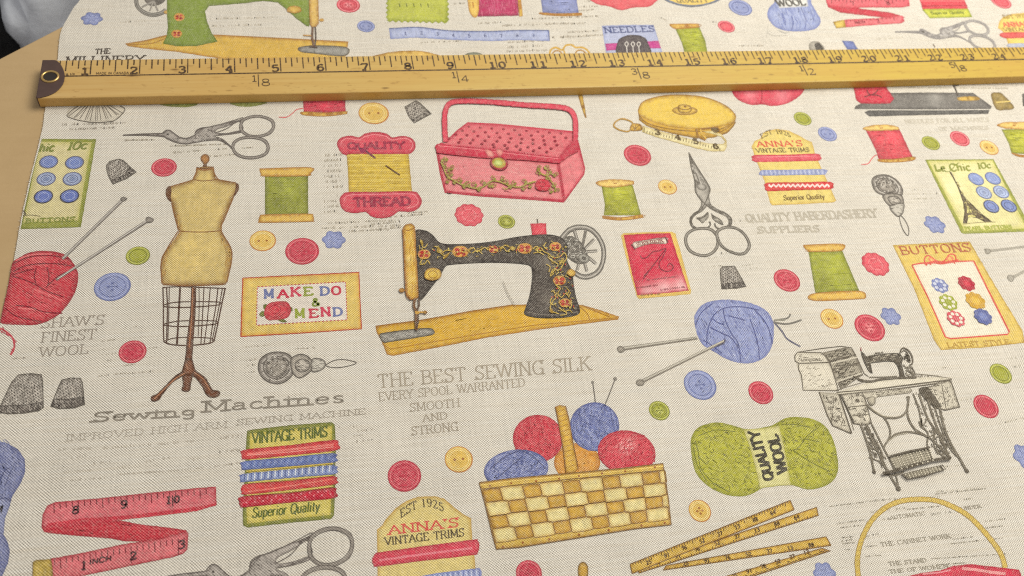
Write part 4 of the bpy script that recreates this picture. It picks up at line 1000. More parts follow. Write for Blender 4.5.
# the left copy is cut off by the cloth's edge: only what lies on the cloth is drawn
F('G1'); P = NP('printed_button_card', 'olive bordered card of blue buttons cut by the left fabric edge', 4)
P.fill('213,45 350,46 490,47 452,270 412,495 260,501 105,505 120,430 160,245', (144, 148, 60), (114, 120, 42), 1.5, .1, sm=False)
P.fill('210,60 468,62 430,270 398,462 118,472 130,420 165,245', (208, 196, 146), (190, 182, 112), 5, .08, sm=False)
P.up(); c_ = (118, 126, 50); P.text('hic', '196,112', '272,108', 40, c_, 2.4, slant=.2, con=.7, serif=False, gap=.1); P.text('10c', '338,102', '440,96', 38, c_, 2.2, slant=.2, con=.6, serif=False, gap=.1)
P.text('BUTTONS', '130,474', '378,464', 20, (124, 132, 48), 1.5, con=.7); P.stroke('120,410 130,430 120,440', 1.4, (90, 78, 60)); P.stroke('118,436 160,434 205,440', .7, (110, 100, 70))
for c, k in (('248,163', 0), ('380,167', 0), ('236,250', 1), ('369,250', 1), ('222,340', 2), ('355,338', 2)):
    b_ = P.sub('button'); col, e = [((112, 130, 186), (98, 96, 112)), ((154, 166, 196), (96, 102, 138)), ((100, 116, 180), (62, 62, 82))][k]
    b_.disc(c, 98, e, None, n=.05); b_.disc(c, 84, col, None, n=.08); b_.up().ring(c, 54, .7, (150, 162, 204) if k != 1 else e)
    if k == 1: b_.disc(c, 34, (120, 134, 170), n=.1)
P.build()

# ---- yellow button card
F('H5'); P = NP('printed_button_card', 'yellow card of six buttons with a red frame and bow', 4)
P.fill('350,77 550,68 742,58 870,280 1010,510 1022,575 800,600 595,612 560,560 455,290', (214, 186, 98), (176, 142, 58), 1.5, .08, sm=False)
P.fill('452,178 490,172 750,155 770,170 850,340 942,520 935,530 640,552 622,545 530,340', (224, 216, 196), (220, 206, 176), 2, .04, sm=False)
P.up(); P.stroke('448,180 530,345 618,545 645,554 935,532 944,520 852,338 762,158 690,160 490,170 450,178', 1.5, (204, 78, 72), sm=False, closed=True)
P.stroke('515,175 512,145 530,130 555,145 580,160 612,158 640,125 665,128 672,150 660,165', 1.4, (208, 84, 72)); P.fill('530,148 545,138 570,158 545,165', (232, 184, 110), (214, 100, 80), 1.5); P.fill('620,150 640,132 660,145 650,162', (232, 184, 110), (214, 100, 80), 1.5)
P.stroke('512,172 560,165 600,170 685,155', 2.4, (208, 84, 72), up=1); P.stroke('520,182 530,168 545,178', 1.3, (208, 84, 72)); P.stroke('640,170 655,160 668,172', 1.3, (208, 84, 72))
P.text('BUTTONS', '398,126', '752,108', 40, (172, 92, 62), 1.5, con=.5, sw=1.4)
F('O4'); P.text('LATEST STYLE', '118,516', '415,500', 22, (176, 138, 62), .9)
F('H5')
for c, cl, w_ in (('590,283', 0, 80), ('725,273', 1, 80), ('632,370', 2, 86), ('770,362', 3, 92), ('670,453', 4, 84), ('808,443', 5, 84)):
    b_ = P.sub('button'); col, e = [((150, 160, 200), (120, 130, 180)), ((204, 56, 76), (170, 36, 58)), ((204, 206, 140), (156, 164, 52)), ((220, 182, 74), (200, 156, 54)), ((226, 186, 184), (206, 84, 96)), ((120, 132, 184), (92, 102, 156))][cl]
    b_.disc(c, w_, e, None, n=.1, lobes=8, wob=.06); q = b_.disc_pts(c, w_ * .62, 7); b_.up()
    if cl in (0, 2, 4):
        for p in q: F('F0'); b_.disc(f'{p[0]},{p[1]}', 3.4, (224, 218, 200) if cl else (196, 200, 218), n=0)
        F('H5'); b_.disc(c, w_ * .3, e, n=0)
    else: b_.disc(c, w_ * .6, col, e, 1.5)
P.build()

# ---- trims labels (arched top), drawn twice
def arch_label(label, fr, sh, band, rows, low):
    P = NP('printed_trims_label', label, 4); shift(*sh) if sh else None
    return P
F('K12'); P = NP('printed_trims_label', 'arched yellow trims label with three ribbons, upper right of centre', 4)
P.fill('130,152 142,128 165,118 180,92 230,78 285,86 325,105 352,122 378,132 384,152 392,185 415,235 440,290 478,372 470,380 330,388 215,392 205,380 182,290 150,210', (218, 196, 112), (196, 162, 76), 2.2, .08, sm=False)
P.up(); c_ = (96, 78, 40)
for ch, a, b_ in (('E', '172,118', '184,110'), ('S', '188,109', '200,103'), ('T', '202,102', '216,98'), ('1', '234,98', '242,98'), ('9', '246,98', '260,100'), ('2', '263,101', '277,106'), ('5', '280,108', '294,115')): P.text(ch, a, b_, 17, c_, .8, up=0)
P.text("ANNA'S", '155,152', '342,148', 22, (202, 76, 62), 1.3, sw=1.); P.text('VINTAGE TRIMS', '152,176', '370,172', 17, c_, .9, sw=.8)
r1 = P.sub('ribbon'); r1.fill('133,200 140,186 270,184 400,180 412,190 410,208 280,212 145,214', (212, 84, 100), (184, 46, 68), 1.6, .06); r1.stroke('150,194 280,192 395,190', .8, (228, 132, 140), up=1)
r2 = P.sub('ribbon'); r2.fill('162,258 170,248 300,246 430,244 440,256 432,266 300,268 172,270', (160, 168, 200), (128, 138, 184), 1.3, .1); r2.up()
for k in range(30): r2.stroke(f'{172 + k * 8.8},{249 - k * .1} {176 + k * 8.8},{268 - k * .1}', .55, (112, 122, 168) if k % 2 else (196, 200, 216), sm=False)
r3 = P.sub('ribbon'); r3.fill('186,318 192,300 320,298 455,296 465,312 455,326 330,330 198,334', (206, 60, 60), (178, 34, 44), 1.2, .06); q = ' '.join(f'{200 + k * 10},{312 + (5 if k % 2 else -5)}' for k in range(26)); r3.stroke(q, 1.8, (236, 214, 206), up=1)
P.text('Superior Quality', '264,372', '432,366', 20, (110, 84, 36), .9, serif=False, slant=.15, gap=.1); P.build()
F('K10'); P = NP('printed_trims_label', 'arched yellow trims label cut by the bottom edge', 4)
P.fill('156,380 178,362 190,340 235,290 280,258 330,240 400,238 440,248 480,282 520,312 555,332 560,420 572,520 578,620 160,620 158,480', (212, 192, 122), (184, 146, 66), 3.6, .09, sm=False)
P.up(); c_ = (80, 66, 42)
for ch, a, b_ in (('E', '258,330', '276,318'), ('S', '281,314', '300,302'), ('T', '303,300', '326,290'), ('1', '350,284', '360,283'), ('9', '370,282', '390,284'), ('2', '394,286', '414,291'), ('5', '420,294', '440,306')): P.text(ch, a, b_, 34, c_, 1.2, up=0)
P.text("ANNA'S", '208,400', '502,366', 36, (206, 74, 66), 1.9, sw=1.5, con=.45); P.text('VINTAGE TRIMS', '192,446', '526,406', 32, c_, 1.4, sw=1.2)
r1 = P.sub('ribbon'); r1.fill('136,505 150,480 170,475 350,450 560,422 582,424 590,445 582,478 560,488 350,512 165,536 142,530', (206, 64, 84), (168, 30, 54), 2.6, .1); r1.stroke('165,510 350,484 560,458', 2.2, (218, 118, 130), up=1)
r2 = P.sub('ribbon'); r2.fill('330,578 420,562 590,542 600,556 598,620 330,620', (150, 160, 200), (108, 120, 176), 1.5, .12, sm=False); r2.up()
for k in range(24): r2.stroke(f'{335 + k * 11},{580 - k * 1.4} {341 + k * 11},{620}', .9, (100, 112, 164) if k % 2 else (196, 202, 222), sm=False)
P.build()
F('F4'); P = NP('printed_trims_label', 'arched yellow trims label cut by the right edge above the ruler', 4)
P.fill('920,112 924,88 940,68 975,56 1040,50 1060,200 968,192 955,160 938,125', (222, 196, 104), (194, 158, 70), 2., .06, sm=False)
P.up(); P.text('EST 1925', '945,74', '1040,70', 13, (140, 112, 60), .7); P.text('ANNAS', '945,108', '1045,104', 18, (208, 92, 76), 1.1); P.text('VINTAGE', '948,126', '1050,122', 13, (150, 116, 60), .8)
P.sub('ribbon').fill('932,132 1040,130 1040,150 945,152', (212, 92, 88), (190, 60, 64), 1.2, .06); P.sub('ribbon').fill('960,176 1040,174 1040,190 966,190', (178, 182, 196), (150, 158, 186), 1.2, .06); P.build()

# ---- striped trims card bottom left
F('K9'); P = NP('printed_trims_card', 'green edged trims card wound with red and blue ribbons', 4)
P.fill('92,90 94,72 110,68 250,52 385,42 398,50 402,120 400,250 396,365 386,378 240,392 95,408 80,400 78,360 85,240 90,130', (132, 134, 52), (92, 98, 34), 1.6, .12, sm=False)
P.fill('104,82 250,66 388,56 388,130 388,250 384,364 240,378 94,394 92,350 100,240', (206, 190, 96), (182, 166, 70), 2, .1, sm=False)
P.up(); P.text('VINTAGE TRIMS', '112,116', '372,92', 36, (82, 96, 30), 1.9, sw=.9, con=.6, gap=.1)
P.text('Superior Quality', '112,374', '345,350', 34, (82, 96, 30), 1.6, serif=False, slant=.15, gap=.1, con=.7)
for pts, col, e, kind in (('75,155 84,138 240,122 395,104 410,118 404,140 245,158 90,172 76,168', (204, 62, 66), (168, 30, 46), 'hl'), ('74,192 84,178 240,164 395,150 402,165 396,182 240,196 90,208 76,204', (104, 122, 176), (74, 88, 148), 'spot'),
        ('70,232 80,222 240,206 395,192 404,206 400,222 240,236 84,250 72,246', (142, 156, 196), (86, 102, 160), 'bars'), ('74,268 100,256 240,246 395,230 404,244 400,258 240,278 88,294 76,286', (204, 66, 68), (170, 34, 48), 'hl2'),
        ('66,320 78,300 240,288 390,270 402,284 396,306 240,322 88,338 70,334', (188, 28, 56), (148, 14, 40), 'dots')):
    r = P.sub('ribbon'); r.fill(pts, col, e, 2., .14); r.up()
    if kind == 'hl': r.stroke('95,154 240,138 395,120', 2.2, (224, 118, 110)); r.stroke('92,158 240,146 395,128', .8, (232, 150, 140))
    if kind == 'hl2': r.stroke('95,284 170,275 390,240', 1.2, (224, 120, 104))
    if kind == 'spot':
        for k in range(26): r.stroke(f'{92 + k * 11.8},{200 - k * 1.15} {98 + k * 11.8},{184 - k * 1.15}', .9, (72, 86, 146) if k % 2 else (138, 152, 196), sm=False)
    if kind == 'bars':
        for k in range(27): r.stroke(f'{84 + k * 11.8},{246 - k * 1.25} {86 + k * 11.8},{222 - k * 1.25}', 1.2, (208, 212, 220) if k % 2 else (78, 94, 150), sm=False)
    if kind == 'dots':
        for k in range(21): r.disc(f'{92 + k * 14.6},{(310 if k % 2 else 322) - k * 1.45}', 6.5, (226, 130, 140), n=0)
P.stroke('98,254 240,242 390,228', 1., (206, 190, 96), up=1); P.stroke('95,296 240,284 392,266', 1.1, (206, 180, 90)); P.stroke('92,214 240,200 392,186', 1.2, (206, 180, 80)); P.build()
F('M4'); P = NP('printed_trims_card', 'red and olive trims card at the top edge above the stork scissors', 4)
P.fill('608,-14 785,-14 804,36 625,38', (206, 62, 78), (178, 36, 56), 2, .1, sm=False); P.fill('622,36 804,34 820,68 652,72', (200, 200, 72), (140, 150, 44), 2., .08, sm=False)
P.stroke('615,4 790,4', .9, (228, 120, 120), up=1); P.stroke('620,24 800,22', .9, (160, 30, 48)); P.text('Superior Quality', '660,58', '790,54', 12, (120, 128, 40), .9, serif=False, gap=.1); P.build()

# ---- quality thread card
F('N9'); P = NP('printed_thread_card', 'red plaque card wound with yellow thread, pierced by a needle', 4)
y_ = P.sub('wound_thread'); BD = '95,165 270,162 452,160 462,270 474,390 290,392 108,392 104,270'
y_.fill(BD, (206, 176, 66), (150, 116, 34), 3, .12, sm=False); y_.up()
for k in range(22): y_.stroke(f'{100 + k * .4},{176 + k * 9.8} 280,{172 + k * 9.9} {455 + k * .7},{170 + k * 9.9}', .6, (182, 152, 54) if k % 3 else (216, 190, 88))
y_.scrib(BD, 40, 10, -1, .8, [(170, 140, 48), (220, 196, 100)], .03, sm=False)
for nm, OUT, inn, t, A_, B_, h in (('upper_plaque', '42,118 48,88 75,68 120,62 170,70 200,50 262,40 325,50 358,72 400,64 450,68 482,88 494,122 478,155 445,170 440,168 280,168 105,168 95,176 62,158', '62,118 70,92 100,78 165,86 205,66 262,56 320,66 356,86 420,78 462,88 476,118 462,146', 'QUALITY', '104,138', '428,134', 34),
        ('lower_plaque', '56,432 72,402 110,386 280,386 470,382 512,402 530,442 510,480 470,500 395,500 360,524 300,538 240,528 205,502 150,508 100,502 68,480', '80,440 92,414 140,402 280,400 460,398 495,414 508,442 490,468 440,480', 'THREAD', '138,468', '464,462', 46)):
    r = P.sub(nm); r.fill(OUT, (202, 68, 86), (164, 34, 56), 2.6, .09); r.up(); r.stroke(inn, .9, (226, 128, 136)); r.up()
    r.text(t, A_, B_, h, (146, 34, 64), 2.9 if h > 40 else 2.5, con=.65, sw=1.3, gap=.12)
n = P.sub('needle'); n.up(); n.stroke('168,138 195,142 225,165 262,192', 2.2, (104, 30, 60), w2=1.4); n.stroke('320,234 360,262 402,290', 1.6, (92, 62, 28)); n.disc('190,148', 34, (142, 34, 74), n=.1)
P.build()

# ---- make do sampler
F('H2'); P = NP('printed_sampler', 'yellow framed sampler about making do and mending, with a rose', 4)
P.fill('216,243 510,228 812,213 818,360 826,506 520,528 205,546 210,390', (190, 84, 44), (168, 60, 36), 1.2, .1, sm=False)
P.fill('222,248 510,234 807,219 813,360 819,501 520,522 212,540 216,390', (212, 184, 98), (206, 158, 70), 3, .12, sm=False)
P.fill('290,292 520,278 742,266 746,360 750,458 520,470 288,486', (218, 208, 196), None, n=.04, sm=False)
P.up()
def stitches(A_, B_, n):
    A_ = np.array(A_, float); B_ = np.array(B_, float)
    for k in range(n):
        a, b2 = A_ + (B_ - A_) * (k + .1) / n, A_ + (B_ - A_) * (k + .62) / n; P.stroke(f'{a[0]},{a[1]} {b2[0]},{b2[1]}', 1.0, (176, 44, 72), sm=False)
stitches((292, 290), (742, 264), 24); stitches((742, 264), (750, 458), 12); stitches((750, 458), (288, 486), 24); stitches((288, 486), (292, 290), 12)
P.up()
for ch, x, y, c_ in (('M', 328, 346, BLUED), ('A', 400, 345, (190, 34, 66)), ('K', 464, 336, (198, 56, 84)), ('E', 530, 334, (140, 152, 44)), ('D', 614, 332, BLUED), ('O', 672, 330, (190, 34, 66)),
                     ('M', 486, 446, (140, 152, 44)), ('E', 558, 446, (190, 34, 66)), ('N', 618, 438, (198, 56, 84)), ('D', 680, 438, BLUED)):
    P.text(ch, f'{x},{y}', f'{x + 46},{y - 2.5}', 40, c_, 2.5, con=.62, sw=1.4, up=0)
P.text('&', '572,388', '612,386', 36, (120, 136, 40), 2.3, con=.7)
r = P.sub('rose'); 
for s_ in ('300,432 320,412 335,430 318,444', '322,384 340,378 345,404 326,404', '450,388 470,398 472,412 446,420', '388,450 420,452 444,470 412,468', '432,362 450,372 456,390 440,392'): r.fill(s_, (118, 124, 48), (84, 92, 34), 1.5)
r.fill('328,410 345,380 380,366 440,366 460,392 462,425 440,450 400,458 350,460 330,440', (206, 66, 78), (168, 34, 52), 2.5, .2); r.up()
for s_ in ('350,400 380,385 410,400 400,425 370,425', '340,430 370,445 410,440 440,415', '420,375 445,400 450,425', '360,390 400,378 430,390', '380,410 395,402 400,415'): r.stroke(s_, .9, (162, 28, 50))
P.build()

# ---- red needle packet
F('H4'); P = NP('printed_needle_packet', 'red needle packet with a looping thread under the spool', 4)
P.fill('106,80 118,68 240,62 365,60 385,70 425,215 465,362 460,378 330,390 200,402 188,392 145,240', (218, 182, 92), (200, 168, 84), 2, .08, sm=False)
P.fill('120,76 240,69 358,67 405,215 452,360 330,374 190,384 155,240', (200, 44, 72), (172, 30, 58), 2.5, .1, sm=False, hl=[(664, 289, 9, (226, 170, 172)), (682, 286, 9, (226, 170, 172)), (648, 292, 8, (222, 160, 164)), (640, 252, 6, (206, 60, 84))])
P.fill('165,122 172,112 330,88 345,108 338,122 250,124 175,148 168,140', (226, 214, 196), (110, 60, 60), 1., .05); P.up(); P.text('SUPERIOR', '188,134', '322,112', 16, (130, 60, 60), .9); P.stroke('158,125 178,150', 1.5, (110, 34, 48), sm=False); P.stroke('332,86 346,118', 1.5, (110, 34, 48), sm=False)
c_ = (124, 18, 46); P.stroke('205,182 215,196 240,190 270,162 300,158 335,146 320,190 302,215 305,245 335,262 365,255 372,235 355,222 342,238', 1.1, c_); P.stroke('335,148 280,220 220,300', 1.1, c_); P.stroke('225,285 250,255', 1., c_)
P.micro('180,318', '400,290', 9, (150, 70, 80)); P.micro('185,350', '300,335', 10, (140, 60, 70)); P.micro('310,360', '430,345', 10, (140, 70, 80)); P.micro('210,388', '310,380', 10, (130, 100, 50)); P.build()

# ---- needles card at the top
F('M3'); P = NP('printed_needle_card', 'blue and magenta needles card above the ruler near fourteen inches', 4)
P.fill('165,102 270,98 368,98 385,150 405,212 290,214 182,216', (172, 178, 206), (144, 152, 190), 1.6, .06, sm=False); P.fill('178,172 280,168 388,160 398,190 290,192 183,200', (190, 66, 140), (168, 46, 120), 1.2, .08, sm=False)
P.fill('230,216 226,168 245,146 288,137 330,146 346,168 352,216', (82, 74, 78), (60, 54, 60), 1.5, .12); P.up(); P.text('NEEDLES', '178,130', '374,124', 22, (76, 86, 130), 1.3, con=.6)
for x in (262, 287, 310): P.stroke(f'{x},165 {x-7},174 {x},184 {x+7},174', .8, (214, 208, 200), closed=True); P.stroke(f'{x},184 {x+3},214', .8, (214, 208, 200), sm=False)
P.build()
F('M2'); P = NP('printed_tape_strip', 'blue measuring strip above the ruler', 4)
S_ = '75,112 190,107 310,120 460,123 580,119 704,119 706,162 580,158 480,162 400,160 300,156 180,148 80,154'
P.fill(S_, (168, 176, 206), (124, 134, 180), 1.5, .1, sm=False); P.up(); P.stroke('75,113 190,108 310,121 460,124 580,120 704,120', 1.0, (92, 102, 140)); P.stroke('704,119 707,162', .9, (92, 102, 140), sm=False); P.scrib(S_, 60, 3, 75, .5, [(110, 122, 176), (180, 186, 212)], .2, sm=False)
for k, d in enumerate('123456789'):
    x = 135 + k * 63; y = [138, 136, 140, 146, 148, 146, 148, 146, 146][k]; P.text(d, f'{x},{y}', f'{x+10},{y}', 13, (84, 92, 134), .9, up=0, serif=False)
P.build()
F('M2'); P = NP('printed_fabric_swatch', 'lime green pinked fabric swatch at the top edge', 4)
zz = ' '.join(f'{66 + k * 12},{(88 if k % 2 else 80) + k * .3}' for k in range(21)); zr = ' '.join(f'{312 if k % 2 else 304},{86 - k * 10}' for k in range(11)); zl = ' '.join(f'{62 if k % 2 else 70},{-14 + k * 9}' for k in range(11))
P.fill(zz + ' ' + zr + ' ' + zl, (178, 182, 72), (136, 146, 40), 3, .1, sm=False); P.up()
for k in range(5): P.stroke(f'{115 + k * 28},14 {118 + k * 28},28', .9, (96, 104, 36), sm=False)
P.build()
F('M3'); P = NP('printed_label', 'pink scalloped label at the top edge left of the needles card', 4); P.fill('130,-12 135,10 160,20 195,26 240,40 290,30 350,26 372,10 374,-12', (212, 92, 100), (186, 54, 70), 2, .08); P.build()
F('M3'); P = NP('printed_label', 'oval quality label at the top edge above fifteen inches', 4); P.fill('412,-10 440,14 520,28 600,14 630,-10 520,-30', (120, 130, 150), (90, 96, 110), 1.2, .08); P.fill('425,-10 455,10 520,20 588,10 616,-10 520,-28', (222, 192, 104), None, n=.05); P.up(); P.text('QUALITY', '462,10', '585,8', 14, (110, 96, 70), .9); P.build()
# ---- dress form ------------------------------------------------------
F('N1'); P = NP('printed_dress_form', 'yellow tailor dress form on a brown tripod stand', 4)
BR, BRD, BRL = (110, 66, 44), (66, 40, 28), (160, 108, 76)
t = P.sub('torso')
BODY = '236,94 300,90 308,125 322,142 395,155 404,170 402,190 385,215 365,262 340,318 334,352 350,380 372,420 378,470 368,520 358,562 354,574 320,578 200,580 110,578 92,572 84,510 90,470 108,435 150,375 160,352 150,320 138,270 130,235 112,220 106,195 112,175 150,162 205,146 220,135 230,110'
t.fill(BODY, (200, 176, 110), (126, 84, 36), 5.5, .12, sm=True, hl=[(195, 175, 16, (212, 186, 112)), (190, 250, 18, (212, 186, 112))], sp=3)
t.scrib('360,250 340,318 334,352 372,420 378,470 358,562 340,565 352,470 320,352 345,260', 60, 5, 80, .7, [(156, 108, 44), (176, 134, 62)], .5, sm=False)
t.scrib('138,240 152,320 160,352 100,450 88,540 105,560 110,470 180,352 165,300 150,240', 70, 5, 100, .7, [(156, 108, 44), (184, 142, 70)], .5, sm=False)
t.up(); c_ = (132, 86, 38)
for s_, w_ in (('158,354 210,358 280,358 334,352', 1.0), ('218,140 250,148 290,146 322,140', .9), ('236,96 232,112 220,138', 1.2), ('300,94 308,122 322,142', 1.2), ('92,572 200,580 354,572', 1.2), ('130,238 142,290 158,350', 1.1), ('158,354 110,430 88,480 90,570', 1.1), ('385,215 350,300 334,350 372,420 378,470 358,565', 1.1), ('112,176 205,148', .9), ('320,142 395,156', .9)): t.stroke(s_, w_, c_)
t.fill('112,175 124,168 130,190 126,215 130,236 112,220 105,196', (110, 66, 30), (84, 48, 24), 2, .15); t.fill('395,156 404,160 408,180 400,198 384,216 392,188', (110, 66, 30), (84, 48, 24), 2, .15)
t.stroke('232,96 268,102 304,94', 2.2, (146, 98, 48), up=1); t.stroke('232,92 268,98 304,90', .8, (98, 60, 30))
k = P.sub('finial'); k.fill('258,88 262,80 250,62 252,46 268,38 284,46 286,64 274,80 278,90', (166, 116, 62), (98, 60, 30), 2, .1)
F('N2'); g = P.sub('wire_cage'); g.up()
W_ = (74, 46, 34)
for s_, w_ in (('100,34 160,30 240,32 382,38', 1.), ('102,112 150,100 240,96 350,98 360,104', .9), ('104,118 160,122 240,120 340,112 358,104', 1.), ('104,196 160,184 240,180 335,182 344,190', .9), ('104,200 160,206 240,204 330,196 344,188', 1.), ('106,272 150,258 220,254 310,258 328,268', .9), ('106,274 130,284 180,290 250,288 310,280 330,268', 1.2),
        ('102,34 104,120 104,200 106,274', 1.2), ('118,34 122,120 120,200 118,280', 1.2), ('130,32 128,150 124,262', .8), ('178,30 172,150 164,286', 1.9), ('284,30 280,110 276,180 270,286', .9), ('312,32 304,120 296,200 284,286', .9), ('346,34 336,120 322,200 310,282', 1.0), ('378,36 362,110 346,190 328,272', 1.3), ('366,36 352,110 336,190 320,270', .9), ('262,30 262,150 258,250', .7)): g.stroke(s_, w_, W_)
s_ = P.sub('stand'); s_.fill('228,26 250,26 246,150 238,260 232,350 236,372 240,392 206,396 192,380 200,350 208,260 222,150', BR, BRD, 2.2, .15, sm=False); s_.up()
s_.stroke('234,34 228,180 218,300', 1.2, BRL); s_.stroke('200,350 232,352', 1.4, BRD); s_.stroke('206,268 238,266', 1.2, BRD); s_.stroke('198,366 236,366', .9, BRD)
for nm, s2 in (('stand_leg', '188,430 194,412 232,420 226,460 222,490 200,496 184,488 190,465'), ('stand_leg', '200,392 212,398 220,415 180,432 140,460 100,510 85,532 60,540 48,530 52,514 75,505 110,470 150,430 185,405'), ('stand_leg', '206,396 236,392 255,408 290,432 312,470 325,488 345,490 356,502 345,518 320,522 295,510 270,465 240,430 210,420')):
    l = P.sub(nm); l.fill(s2, BR, BRD, 2.6, .15)
l = P.sub('stand_joint'); l.fill('194,376 206,352 230,352 240,378 244,408 222,424 188,412', (126, 78, 52), BRD, 2.6, .1); l.up(); l.stroke('205,372 212,398', 1.3, BRL); l.stroke('64,528 110,482 160,436 200,414', 1.3, BRL); l.stroke('240,410 280,440 310,490', 1.2, BRL)
P.build()

# ---- red sewing basket
F('G3'); P = NP('printed_sewing_basket', 'red lidded sewing basket with dotted lid and rose vine', 4)
R_, RD, PK = (192, 46, 72), (172, 34, 60), (214, 124, 128)
P.sub('front').fill('188,310 300,320 560,350 805,372 835,566 700,556 400,535 240,524 228,518', PK, (196, 60, 80), 3, .1, sm=False); f = P.kids[-1]; f.scrib('195,320 560,360 805,380 830,556 240,514', 130, 8, 8, .6, [(206, 104, 112), (230, 168, 162), (210, 116, 120)], .3, sm=False); f.stroke('190,315 210,430 232,520 400,536 700,556 836,568', 2.6, RD, sm=False, up=1)
P.sub('side').fill('805,372 860,320 908,268 942,405 938,428 885,500 835,566', (214, 116, 122), (184, 50, 74), 2.8, .16, sm=False); P.kids[-1].stroke('806,372 822,470 836,566', 2.8, RD, up=1); P.kids[-1].stroke('908,270 940,400 936,430 836,568', 1.4, RD, sm=False)
l = P.sub('lid'); l.fill('238,262 290,210 345,168 500,176 700,196 882,214 888,250 850,300 808,352 560,318 380,298 200,286', (212, 104, 112), (186, 54, 78), 3, .1, sm=False); l.up(); l.stroke('238,262 290,210 345,168 500,176 700,196 882,214', 1.5, (188, 44, 70), sm=False)
rw = [(350, 188, 820, 222, 9), (318, 208, 845, 245, 10), (285, 228, 790, 262, 10), (272, 240, 830, 262, 0), (250, 248, 800, 282, 10), (300, 268, 770, 300, 9), (480, 292, 748, 318, 5)]
for x0, y0, x1, y1, n_ in rw:
    for k in range(n_): l.disc(f'{x0 + (x1 - x0) * k / (n_ - 1)},{y0 + (y1 - y0) * k / (n_ - 1)}', 15, (150, 38, 58), n=.1)
r = P.sub('rim'); r.fill('178,292 186,280 215,272 240,284 380,296 560,318 806,346 850,296 892,246 908,262 910,316 860,340 812,378 640,362 420,350 240,332 188,324', R_, RD, 2., .1, sm=False); r.stroke('195,288 380,306 560,328 805,354', .9, (222, 112, 122), up=1)
h = P.sub('handle'); h.up(); h.stroke('232,268 228,200 228,130 242,84 275,64 350,60 480,66 640,80 800,90 860,104 888,140 894,200 892,262', 5.4, (166, 34, 60)); h.up(); h.stroke('232,268 228,200 228,130 242,84 275,64 350,60 480,66 640,80 800,90 860,104 888,140 894,200 892,262', 3.9, (206, 68, 88))
c = P.sub('clasp'); c.fill('430,305 460,310 480,330 470,350 445,340', (224, 150, 140), RD, 1.5); c.fill('488,308 520,306 522,335 500,340', (224, 150, 140), RD, 1.5); c.disc('505,378', 92, RD, (120, 30, 40), 1.5); c.disc('503,376', 70, (196, 168, 78), (150, 120, 40), 1.5); c.disc('500,376', 44, (206, 214, 128), (150, 160, 70), 2)
v = P.sub('vine'); v.up(); VG = (158, 146, 66)
v.stroke('208,370 222,400 238,440 262,458 320,488 390,505 430,492 465,468 510,472 560,492 610,498 650,480 690,470', 1.4, VG); v.stroke('700,410 720,430 745,440 770,430 785,445', 1.2, VG); v.stroke('745,440 750,410 735,400', 1., VG); v.stroke('750,440 770,470 790,500 785,520', 1.2, VG); v.stroke('560,492 540,510 520,500', .9, VG); v.stroke('320,488 340,470', .9, VG)
for x, y, a in ((215, 365, 60), (238, 362, -40), (225, 395, 10), (248, 415, -30), (262, 408, 20), (240, 440, 80), (262, 440, -20), (240, 475, 20), (275, 478, 40), (310, 470, -30), (325, 500, 40), (350, 490, 0), (385, 490, -40), (400, 515, 30), (430, 480, -50), (455, 495, 40), (480, 460, -30), (470, 495, 60), (520, 462, 10), (545, 480, -20), (560, 500, 40), (585, 485, -30), (625, 510, 40), (640, 475, -40), (660, 500, 20), (705, 408, 20), (712, 430, -60), (738, 402, 60), (765, 425, -30), (785, 440, 50), (745, 455, 90), (780, 495, 30), (790, 515, 80), (770, 525, -20)):
    ca, sa = math.cos(math.radians(a)), math.sin(math.radians(a)); L = 13
    v.fill(f'{x - L*ca},{y - L*sa} {x - 7*sa},{y + 7*ca + .1} {x + L*ca},{y + L*sa} {x + 7*sa},{y - 7*ca}', (196, 188, 100), (134, 124, 50), 1.1, .1, jit=0)
    v.up(); v.ring(f'{x + L*sa},{y - L*ca}', 17, .7, (140, 130, 54)); v.shared['layer'] -= 2
v.up(2); v.fill('692,475 705,460 740,460 762,478 765,500 745,518 705,515 688,498', (200, 42, 66), (160, 26, 48), 1.6, .2); v.stroke('705,480 725,472 740,485 725,498 712,490', .9, (150, 20, 44), up=1)
P.sub('foot').fill('240,518 270,520 262,530 242,528', RD, None, n=.05)
P.build()

# ---- gold tape measure case
F('O5'); P = NP('printed_tape_measure', 'round gold tape measure case with cream tape pulled out', 4)
b = P.sub('case'); b.fill('216,180 222,228 265,262 330,285 430,310 550,332 640,330 720,305 760,268 774,215 770,190 600,200 300,190', (196, 154, 54), (120, 84, 28), 2.5, .12, sm=False); b.up(); b.stroke('222,200 262,242 340,268 440,285 550,292 640,290 720,265 768,215', .9, (128, 90, 30)); b.stroke('680,300 735,265 770,222', .9, (128, 90, 30)); b.stroke('690,315 745,278 772,238', .8, (128, 90, 30))
b.fill('216,180 236,132 290,105 380,88 480,86 580,96 670,124 740,165 774,208 756,240 700,262 610,276 520,278 420,268 320,246 250,215', (216, 184, 80), (162, 120, 42), 2.2, .07, sp=3.4); b.up(); b.stroke('216,180 236,132 290,105 380,88 480,86 580,96 670,124 740,165 774,208', .8, (150, 108, 38))
k = P.sub('knob'); k.fill('410,172 430,155 480,150 540,160 556,178 530,195 480,200 430,192', (204, 168, 74), (128, 88, 34), 1.5, .1); k.fill('442,150 460,140 500,142 520,155 515,182 480,190 448,180', (206, 172, 76), (110, 72, 30), 1.6, .1); k.up(); k.stroke('444,158 470,168 500,168 518,158', .8, (110, 72, 30)); k.disc('483,152', 14, (120, 80, 34), n=0)
t = P.sub('tape'); t.fill('244,262 350,295 450,320 540,345 620,362 700,366 712,350 690,325 640,308 600,300 590,292 640,290 690,308 720,345 722,380 706,405 640,408 540,388 430,355 330,328 238,296', (224, 212, 164), (186, 166, 108), 1.3, .05, sm=False); t.up(); c_ = (112, 96, 60)
